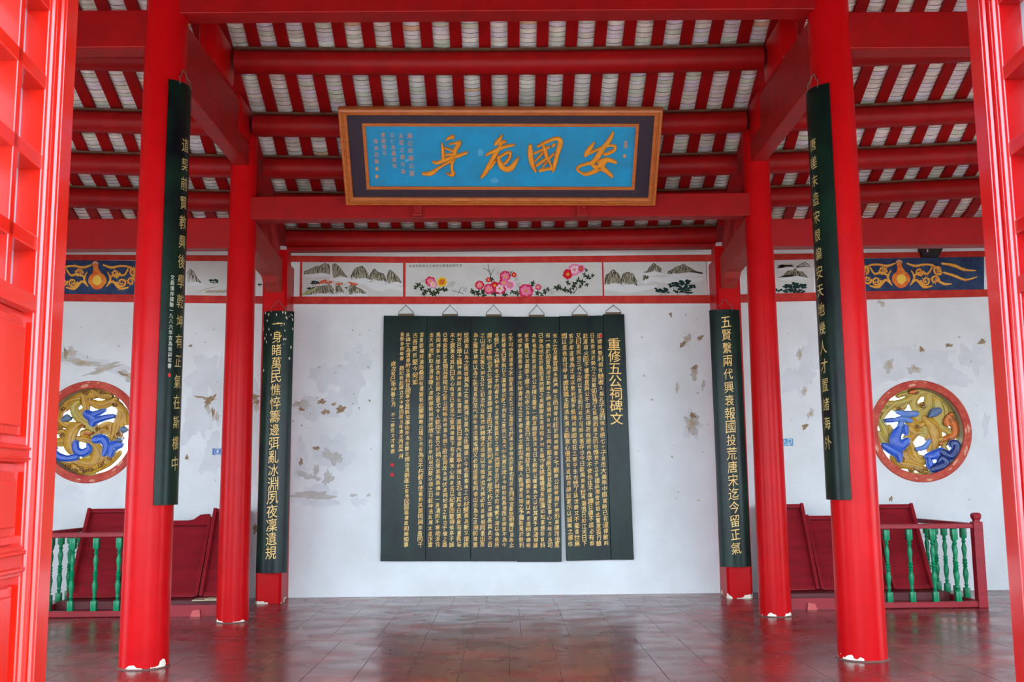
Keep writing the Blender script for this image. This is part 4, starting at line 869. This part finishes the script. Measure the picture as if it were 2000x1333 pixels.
RWIN = [(OCG, 'dragon_scroll', [[(240, 340, 50), (380, 340, 60), (520, 290, 60), (640, 215, 60), (760, 205, 50), (880, 265, 60), (955, 350, 70), (960, 450, 80), (900, 560, 90)], [(640, 220, 50), (575, 300, 60), (590, 385, 60), (660, 400, 60), (730, 330, 50), (745, 245, 50)],
         [(640, 405, 45), (695, 380, 40), (680, 345, 32), (650, 352, 24)], [(765, 240, 60), (770, 340, 75), (730, 440, 95), (640, 500, 105), (560, 545, 90)], [(390, 240, 36), (460, 220, 36), (560, 215, 40), (620, 190, 40)], [(870, 300, 70), (900, 420, 100), (880, 520, 120), (850, 600, 110), (820, 640, 80)], [(160, 540, 46), (205, 610, 60), (245, 720, 60), (260, 830, 50)], [(150, 700, 50), (180, 760, 60), (230, 800, 50)], [(225, 425, 70)], [(345, 400, 36), (440, 385, 46), (470, 350, 30)], [(640, 630, 60), (700, 650, 60), (725, 720, 50)], [(580, 700, 40), (650, 690, 44), (720, 720, 36)], [(330, 350, 36), (250, 420, 44), (190, 500, 40)], [(280, 620, 40), (300, 700, 50), (280, 780, 40)], [(900, 620, 50), (1010, 700, 50), (940, 820, 50)], [(470, 600, 44), (500, 700, 50), (460, 780, 40)], [(930, 860, 36), (1000, 1000, 50), (900, 1080, 50)]]),
        (OCH, 'dragon_body', [[(700, 520, 60), (800, 600, 95), (835, 700, 95), (830, 800, 85), (790, 910, 55)], [(740, 740, 50), (760, 820, 60), (760, 900, 40)], [(545, 560, 80), (600, 620, 60), (650, 600, 60)], [(520, 640, 60), (560, 680, 50)], [(600, 695, 46), (510, 765, 85), (455, 880, 90), (480, 980, 100), (600, 1045, 90), (690, 1030, 56)], [(525, 800, 40), (560, 900, 56), (600, 980, 56), (680, 1000, 46)], [(310, 980, 40), (380, 1060, 60), (500, 1080, 60), (620, 1110, 50), (700, 1140, 56)], [(410, 880, 40), (400, 960, 46), (440, 1010, 46)], [(540, 1130, 46)], [(640, 1140, 40)], [(880, 770, 46), (950, 765, 44)]]),
        (ORC, 'orange_flourish', [[(940, 765, 46), (1040, 725, 56), (1065, 640, 56), (1030, 560, 60), (985, 510, 60)], [(960, 580, 50), (950, 540, 50)], [(1010, 470, 40)], [(560, 195, 40), (520, 200, 30)], [(885, 820, 36)]]),
        (BLL, 'wave', [[(360, 440, 36), (460, 462, 50), (575, 462, 50)], [(300, 545, 34), (380, 525, 45), (450, 525, 50), (510, 545, 40)], [(400, 580, 50), (375, 680, 70)], [(590, 890, 36), (680, 865, 46), (738, 790, 34)]]),
        (GBL, 'cloud', [[(735, 492, 24), (785, 455, 70), (840, 430, 60)]]),
        (BLU, 'wave', [[(215, 545, 30), (290, 540, 34)], [(360, 660, 60), (320, 770, 90), (370, 850, 90), (455, 795, 56)], [(440, 630, 46), (450, 695, 36)], [(190, 850, 50), (270, 895, 70), (350, 940, 70), (372, 1020, 34)], [(700, 975, 44), (790, 960, 70), (870, 900, 40)], [(720, 1010, 40), (740, 1080, 56), (790, 1115, 60)]]),
        (BLD, 'wave', [[(880, 930, 60), (970, 970, 70), (1045, 900, 66), (1040, 825, 56), (985, 820, 44), (985, 850, 24)], [(780, 1120, 70), (880, 1115, 80), (920, 1045, 60), (865, 995, 42), (830, 1030, 26)]])]
LWIN = [(OCH, 'dragon_scroll', [[(190, 340, 70), (330, 260, 66), (470, 225, 70), (600, 230, 56), (690, 190, 46)], [(470, 240, 50), (485, 330, 60), (500, 400, 50), (450, 440, 50)], [(560, 320, 50), (660, 355, 70), (780, 325, 56), (850, 290, 50)], [(850, 330, 60), (920, 390, 56), (900, 520, 64), (840, 660, 64), (800, 780, 50)], [(230, 390, 60), (175, 430, 50), (180, 520, 50), (250, 590, 60), (360, 600, 50)], [(165, 620, 60)], [(225, 725, 56)], [(100, 800, 60), (210, 800, 70), (280, 750, 50)], [(290, 1100, 60), (400, 1130, 60), (520, 1150, 60), (650, 1100, 66), (780, 1035, 60), (850, 990, 30)], [(650, 650, 56), (740, 590, 46), (800, 610, 50), (790, 710, 50)], [(900, 690, 56)], [(960, 490, 50), (930, 580, 50)], [(380, 1040, 50), (370, 1100, 50)], [(700, 1080, 60)], [(860, 330, 50), (960, 440, 60), (985, 560, 50)], [(700, 980, 50), (800, 1010, 60), (900, 930, 40)], [(640, 700, 44), (700, 660, 50), (780, 690, 44)], [(250, 300, 40), (330, 300, 36), (420, 280, 36)], [(130, 560, 44), (150, 660, 50), (250, 690, 44), (290, 760, 40)], [(590, 160, 36), (680, 240, 44), (790, 250, 50)], [(900, 600, 44), (880, 720, 50), (930, 750, 36)], [(180, 1060, 36), (300, 1060, 44), (390, 1010, 40)]]),
        (OCG, 'dragon_scroll', [[(405, 330, 46), (360, 380, 60), (380, 460, 70), (450, 530, 90), (545, 580, 110), (575, 660, 90), (590, 740, 50)], [(500, 960, 70), (560, 1000, 60)]]),
        (OCH, 'dragon_body', [[(430, 595, 50), (360, 640, 90), (310, 740, 95), (320, 860, 95), (360, 940, 50)], [(420, 760, 40), (540, 780, 60), (630, 860, 80), (655, 960, 110), (600, 1060, 100), (480, 1060, 80), (390, 1040, 50)], [(480, 700, 60), (540, 690, 60)]]),
        (ORC, 'orange_flourish', [[(500, 700, 16), (560, 706, 20), (600, 690, 14)], [(480, 615, 22)]]),
        (BLU, 'wave', [[(540, 470, 70), (600, 510, 80), (600, 570, 60)], [(620, 470, 46), (700, 440, 36), (750, 420, 22)], [(620, 550, 50), (740, 512, 42), (850, 492, 32)], [(400, 820, 50), (410, 900, 60), (480, 935, 60), (560, 890, 50), (550, 845, 34)], [(110, 975, 50), (200, 980, 60), (300, 1000, 46), (400, 985, 50)], [(640, 775, 60), (720, 765, 70), (770, 840, 56), (740, 950, 34)], [(820, 950, 46), (840, 860, 80), (930, 835, 56)], [(140, 880, 50)]]),
        (GBL, 'cloud', [[(270, 530, 44), (330, 520, 40)], [(300, 495, 40)], [(930, 780, 50)], [(985, 655, 60)]])]
LC = [(500, 200, 36, 1, 0), (165, 625, 36, -1, 2), (230, 725, 34, 1, 3), (290, 1090, 40, -1, 1), (370, 1140, 34, 1, 0), (450, 1110, 30, -1, 2), (560, 1130, 34, 1, 4), (690, 1080, 40, -1, 0), (660, 1000, 36, 1, 2), (790, 1000, 32, -1, 1), (900, 700, 34, 1, 5), (850, 350, 34, -1, 2), (700, 200, 28, 1, 0), (270, 990, 26, 1, 1), (380, 990, 26, -1, 1), (500, 1150, 30, 1, 2), (240, 400, 34, -1, 3), (660, 640, 34, 1, 2)]
RC = [(580, 200, 30, 1, 0), (1025, 535, 30, 1, 2), (965, 545, 30, -1, 0), (1010, 475, 24, 1, 1), (880, 820, 28, -1, 0), (965, 760, 26, 1, 2), (430, 890, 36, 1, 0), (410, 1000, 34, -1, 2), (540, 1130, 34, 1, 1), (640, 1150, 30, -1, 0), (700, 1130, 32, 1, 3), (590, 610, 28, 1, 0), (660, 350, 40, 1, 1), (370, 400, 28, -1, 2), (330, 890, 32, 1, 0)]
round_window('window_1', W1, 90, 735, 6.2, LWIN, LC); round_window('window_2', W2, 1690, 735, 6.2, RWIN, RC)

# ---------------------------------------------------------------- signs and wall box
a = at(415.5, 876.5, DW); c = at(433.5, 889, DW); t = empty('exit_sign', ((a.x+c.x)/2, DW, c.z), 'small blue sign with white running figure beside the inner left column', 'sign')
bm = new_bm(); box(bm, a.x, c.x, DW-.012, DW, c.z, a.z, .002); link('sign_plate', bm, mat('sign_blue', (24, 92, 160), .4), t)
WHT = mat('sign_white', (232, 236, 240), .5)
sf = lambda x, y, h=0: tuple(at(x, y, DW-.0128))
draw('running_figure', WHT, t, [[(425.8, 878.9, 1.6)], [(425.5, 880.6, 1.6), (424.8, 883.6, 1.5)], [(424.9, 883.4, 1.1), (427, 884.6, .9), (427.6, 887, .8)], [(424.8, 883.4, 1.1), (423.6, 885.6, .9), (421.8, 886.6, .8)], [(425.4, 881, .9), (427.6, 882.4, .7)], [(425.3, 881, .9), (423, 881.4, .7), (422.2, 883, .7)], [(420, 878, .6), (420, 887.6, .6), (431, 887.6, .6), (431, 878, .6), (420, 878, .6)]], fn=sf, n=2)
a = at(1527, 857.5, DW); c = at(1549, 871, DW); t = empty('entrance_sign', ((a.x+c.x)/2, DW, c.z), 'small teal sign with two white characters and an arrow beside the inner right column', 'sign')
bm = new_bm(); box(bm, a.x, c.x, DW-.012, DW, c.z, a.z, .002); link('sign_plate', bm, mat('sign_teal', (44, 130, 176), .4), t)
V, Fc = [], []
for x, ch in ((1532.5, '入'), (1542.5, '口')): write(V, Fc, ch, x, 863, 8, lambda p, q: sf(p, 2*863-q))
link('lettering', (V, Fc), WHT, t)
draw('arrow', WHT, t, [[(1529, 868.6, .9), (1543, 868.6, .9)], [(1540.5, 867, .7), (1543, 868.6, .7), (1540.5, 870, .7)]], fn=sf, n=1)
a = at(1797, 484, DW-.1); c = at(1841, 497, DW-.1)
t = empty('wall_box', ((a.x+c.x)/2, DW, c.z), 'small black wedge-shaped box above the right gourd mural', 'box')
bm = new_bm(); V8 = [(a.x, DW-.16, a.z), (c.x, DW-.16, a.z), (c.x-.04, DW-.06, c.z-.03), (a.x+.04, DW-.06, c.z-.03), (a.x, DW, a.z), (c.x, DW, a.z), (c.x-.04, DW, c.z-.03), (a.x+.04, DW, c.z-.03)]
vs = [bm.verts.new(v) for v in V8]
for f in ((0, 1, 2, 3), (4, 7, 6, 5), (0, 4, 5, 1), (1, 5, 6, 2), (2, 6, 7, 3), (3, 7, 4, 0)): bm.faces.new([vs[i] for i in f])
bmesh.ops.recalc_face_normals(bm, faces=bm.faces); link('case', bm, mat('matt_black_plastic', (18, 16, 18), .5), t)
bm = new_bm(); box(bm, a.x+.08, a.x+.09, DW-.15, DW-.12, a.z-.07, a.z-.035); link('marker', bm, WHT, t)

# ---------------------------------------------------------------- railings
DR = 12.42
zr_t = at(1800, 1024, DR).z; zr_b = at(1800, 1177, DR).z
def baluster_mesh():
    bm = new_bm(); H = zr_t-.055-.075
    q = .033
    box(bm, -q, q, -q, q, 0, .13*H*1.1, .006); box(bm, -q, q, -q, q, H*(1-.15), H, .006)
    z0 = .14*H; z1 = .855*H; L = z1-z0
    pr = [(0, .020), (.03, .012), (.06, .022), (.09, .014), (.14, .018), (.28, .028), (.36, .022), (.40, .015), (.43, .024), (.455, .016), (.49, .026), (.52, .016), (.55, .024), (.58, .014), (.66, .018), (.78, .026), (.86, .016), (.89, .013), (.92, .023), (.95, .014), (.98, .020), (1, .018)]
    lathe(bm, [(r*1.22, z0+L*u) for u, r in pr], 0, 0, 0, 12)
    me = bpy.data.meshes.new('baluster'); bm.to_mesh(me); bm.free(); me.materials.append(GREENP)
    for p in me.polygons: p.use_smooth = True
    try: me.set_sharp_from_angle(angle=math.radians(40))
    except Exception: pass
    return me
BAL = baluster_mesh()
XP = at(1912, 1100, DR).x
for s, bn in ((-1, 'left'), (1, 'right')):
    t = empty('railing', (s*4.9, DR, 0), 'maroon railing with green turned balusters in the %s bay' % bn, 'railing', 'maroon railings with green balusters')
    xi = 4.1; x0, x1 = sorted((s*xi, s*XP))
    bm = new_bm(); box(bm, x0, x1, DR-.035, DR+.035, zr_t-.055, zr_t, .008); link('top_rail', bm, MAROON, t)
    bm = new_bm(); box(bm, x0, x1, DR-.035, DR+.035, .005, .075, .008); link('bottom_rail', bm, MAROON, t)
    bm = new_bm(); box(bm, s*XP-.03, s*XP+.03, DR, 14.2, zr_t-.055, zr_t, .008); link('side_top_rail', bm, MAROON, t)
    bm = new_bm(); box(bm, s*XP-.03, s*XP+.03, DR, 14.2, .005, .075, .008); link('side_bottom_rail', bm, MAROON, t)
    bm = new_bm(); q = .055; box(bm, s*XP-q, s*XP+q, DR-q, DR+q, 0, zr_t+.02, .008); link('corner_post', bm, MAROON, t)
    bm = new_bm()
    lathe(bm, [(.045, 0), (.045, .02), (.06, .04), (.066, .08), (.05, .1), (.03, .105)], s*XP, DR, zr_t+.02, 4); 
    bmesh.ops.rotate(bm, verts=bm.verts, cent=(s*XP, DR, 0), matrix=Matrix.Rotation(math.pi/4, 3, 'Z')); link('post_finial', bm, MAROON, t)
    for px in (1733.5, 1778, 1823, 1867):
        o = bpy.data.objects.new('baluster', BAL); COL.objects.link(o); o.parent = t; o.matrix_parent_inverse = t.matrix_world.inverted(); o.location = (s*at(px, 1100, DR).x, DR, .07)
    for px in (1690,):
        o = bpy.data.objects.new('baluster', BAL); COL.objects.link(o); o.parent = t; o.matrix_parent_inverse = t.matrix_world.inverted(); o.location = (s*at(px, 1100, DR).x, DR, .07)
    for d in (12.8, 13.08, 13.36, 13.64, 13.92):
        o = bpy.data.objects.new('baluster', BAL); COL.objects.link(o); o.parent = t; o.matrix_parent_inverse = t.matrix_world.inverted(); o.location = (s*XP, d, .07)

# ---------------------------------------------------------------- leaning panels
def leaning(x0, x1, ytop, ybot, label, seed, scallop=0, s=1):
    """px extents at mid height; panel leans back on the wall"""
    dT, dB = 13.98, 13.42
    zt = at((x0+x1)/2, ytop, dT).z; zb = .122; dm = (dT+dB)/2; ym = (ytop+ybot)/2
    X0, X1 = at(x0, ym, dm).x, at(x1, ym, dm).x; L = math.hypot(zt-zb, dT-dB); W_ = X1-X0; st = .045
    t = empty('leaning_panel', ((X0+X1)/2, dB, zb), label, 'panel', 'maroon wooden panels leaning on the wall')
    ang = math.atan2(dT-dB, zt-zb); M = Matrix.Translation((X0, dB, zb)) @ Matrix.Rotation(-ang, 4, 'X')
    bm = new_bm(); N = 6
    for k in range(N):
        a, c = L*k/N, L*(k+1)/N; box(bm, st*.5, W_-st*.5, .06, .075, a+.001, c-.001, .001, M)
    link('plank_field', bm, MAROON, t)
    for a in (0, W_-st): bm = new_bm(); box(bm, a, a+st, -.03, .085, 0, L, .005, M); link('stile', bm, MAROON, t)
    bm = new_bm(); box(bm, st, W_-st, 0, .08, 0, .06, .005, M); link('bottom_rail', bm, MAROON, t)
    if scallop:
        bm = new_bm(); pr = [(st, L), (st, L-.1)]+[(W_-st, L-.1), (W_-st, L+.06), (W_-st-.12, L+.05), (W_-st-.2, L-.02), (W_-st-.32, L-.045), (st+.2, L-.045), (st+.1, L-.03)]
        A = [bm.verts.new(M @ Vector((x, 0, z))) for x, z in pr]; B = [bm.verts.new(M @ Vector((x, .06, z))) for x, z in pr]
        bm.faces.new(A); bm.faces.new(B[::-1])
        for k in range(len(pr)): bm.faces.new((A[k], A[(k+1) % len(pr)], B[(k+1) % len(pr)], B[k]))
        bmesh.ops.recalc_face_normals(bm, faces=bm.faces); link('scalloped_rail', bm, MAROON, t)
    else:
        bm = new_bm(); box(bm, st, W_-st, 0, .08, L-.05, L, .005, M); link('top_rail', bm, MAROON, t)
    return t
leaning(152, 247, 994, 1164, 'tall maroon panel leaning on the wall behind the left railing', 1)
leaning(249, 401, 1013, 1164, 'wide maroon panel with scalloped top between the left columns', 2, 1)
leaning(404, 468, 994, 1162, 'tall maroon panel mostly hidden behind the inner left column', 3)
leaning(1500, 1584, 985, 1156, 'tall maroon panel right beside the inner right column', 4)
leaning(1587, 1722, 1007, 1156, 'lower wide maroon panel behind the near right column', 5)
leaning(1724, 1803, 985, 1156, 'tall maroon panel leaning behind the right railing', 6)
for s, bn in ((-1, 'left'), (1, 'right')):
    # low kerb between column and railing
    x0, x1 = sorted((s*3.2, s*4.1)); t = empty('low_kerb', (s*3.5, DR, 0), 'low maroon kerb board with slanted end beside the %s inner column' % bn, 'board', 'low maroon kerbs')
    bm = new_bm(); pr = [(3.22, 0), (4.1, 0), (4.1, .13), (3.34, .13), (3.24, .03)] 
    A = [bm.verts.new((s*x, DR-.02, z)) for x, z in pr]; B = [bm.verts.new((s*x, DR+.03, z)) for x, z in pr]; bm.faces.new(A); bm.faces.new(B[::-1])
    for k in range(5): bm.faces.new((A[k], A[(k+1) % 5], B[(k+1) % 5], B[k]))
    bmesh.ops.recalc_face_normals(bm, faces=bm.faces); link('board', bm, MAROON, t)
    bm = new_bm(); pr = [(3.52, 0), (3.64, 0), (3.61, .07), (3.53, .08)]; A = [bm.verts.new((s*x, DR-.05, z)) for x, z in pr]; B = [bm.verts.new((s*x, DR-.02, z)) for x, z in pr]; bm.faces.new(A); bm.faces.new(B[::-1])
    for k in range(4): bm.faces.new((A[k], A[(k+1) % 4], B[(k+1) % 4], B[k]))
    bmesh.ops.recalc_face_normals(bm, faces=bm.faces); link('wedge', bm, mat('faded_pink_red', (186, 72, 66), .5), t)
    x0, x1 = sorted((s*3.27, s*XP)); t = empty('base_board', (s*4.4, 13.2, 0), 'dark maroon base board lying under the leaning panels, %s bay' % bn, 'board')
    bm = new_bm(); box(bm, x0, x1 if s < 0 else x1-.05, 13.18, 13.52, 0, .1, .004) if s > 0 else box(bm, x0+.05, x1, 13.18, 13.52, 0, .1, .004); link('board', bm, mat('dark_maroon', (96, 20, 26), .5), t)
p = at(402, 1165, 13.15); t = empty('plywood_scrap', (p.x, 13.15, .1), 'small pale plywood scrap on the base board by the inner left column', 'wood')
bm = new_bm(); box(bm, p.x-.14, p.x+.16, 13.05, 13.3, .102, .118, .002, Matrix.Identity(4)); box(bm, p.x+.02, p.x+.2, 13.02, 13.2, .118, .134, .002); link('sheet', bm, mat('raw_plywood', (206, 184, 150), .8, col2=(184, 158, 124), vscale=20), t)

# ---------------------------------------------------------------- door leaves
def door(name, s, far_px, m, H=3.75):
    """leaf folded inward, its far edge nearest the hall; s=-1 left, +1 right"""
    dF = 3.9; pf = at(far_px, 666, dF)
    vpx = 830 if s < 0 else 1140
    dirv = ray(vpx, 940); dirv = Vector((dirv.x, dirv.y, 0)).normalized()     # towards the far edge
    t = empty(name, (pf.x, dF, 0), kind='structure')
    side = Vector((dirv.y, -dirv.x, 0))*(-1 if s > 0 else 1)   # visible face normal (towards the axis)
    W_ = 1.05; TH = .1
    ex = -dirv; ey = side
    M = Matrix(((ex.x, ey.x, 0, pf.x), (ex.y, ey.y, 0, pf.y), (0, 0, 1, 0), (0, 0, 0, 1)))
    def part(nm, boxes, mm=m, bev=.004):
        bm = new_bm()
        for b_ in boxes: box(bm, *b_, bev, M)
        bmesh.ops.recalc_face_normals(bm, faces=bm.faces)
        return link(nm, bm, mm, t)
    # flat stile, then a run of beads and hollows up to the opening
    A = .118
    part('stile', [(0, A, -TH, 0, 0, H)])
    e0 = A
    for w_, h_ in ((.014, -.016), (.03, .006), (.018, -.018), (.026, -.002), (.012, -.02), (.03, .004), (.012, -.012)):
        part('moulding', [(e0, e0+w_, -TH, h_, .0, H)], bev=w_*.42); e0 += w_
    part('stile', [(W_-.1, W_, -TH, 0, 0, H)])
    zat = lambda x, y, u: at(x, y, dF-u).z
    r1 = (zat(40, 1120, .25)-.01, zat(40, 1065, .25)); r2 = (zat(40, 905, .25), zat(40, 870, .25)); gb = H-.2
    if s > 0: r1 = (zat(1985, 1110, .2)-.03, zat(1985, 1070, .2)); r2 = (zat(1990, 850, .2), zat(1990, 812, .2))
    rails = [(0, .2), r1, r2, (gb, H)]
    for a, c in rails: part('rail', [(e0, W_-.1, -TH, -.008, a, c), (e0, W_-.1, -TH, .004, a+(c-a)*.15, a+(c-a)*.3), (e0, W_-.1, -TH, .004, a+(c-a)*.7, a+(c-a)*.85)])
    mids = [zat(30, 290, .42), zat(36, 136, .38)] if s < 0 else [zat(1992, 302, .2), zat(1992, 155, .2)]
    step = abs(mids[1]-mids[0]); pz = mids[0]-1.62*step
    for a, c in ((rails[0][1], rails[1][0]), (rails[1][1], rails[2][0]), (rails[2][1], pz-.06)):
        if c-a < .05: continue
        part('panel', [(e0-.005, W_-.1, -.07, -.05, a, c), (e0+.03, W_-.14, -.052, -.026, a+.03, c-.03), (e0+.06, W_-.17, -.03, -.016, a+.06, c-.06)])
    part('rail', [(e0, W_-.1, -TH, -.004, pz-.06, pz)])
    zz = mids[0]-step
    while zz < gb-.1:
        part('glazing_bar', [(e0, W_-.1, -TH, -.012, zz-.026, zz+.026)]); zz += step
    part('glazing_bar', [(e0+.22, e0+.26, -TH, -.012, pz, gb)])
    part('glass', [(e0, W_-.1, -TH, -TH+.006, pz, gb)], mat('dim_window_glass', (150, 156, 164), .1, .5), 0)
    return t
door('door_1', -1, 121.5, DOORL)
door('door_2', 1, 1935, mat('shaded_red_door_gloss', (168, 12, 12), .2, .5, col2=(158, 10, 10), vscale=2, bump=.02, bscale=6, coat=.35))  # right leaf: door red darkened for the shade on that side
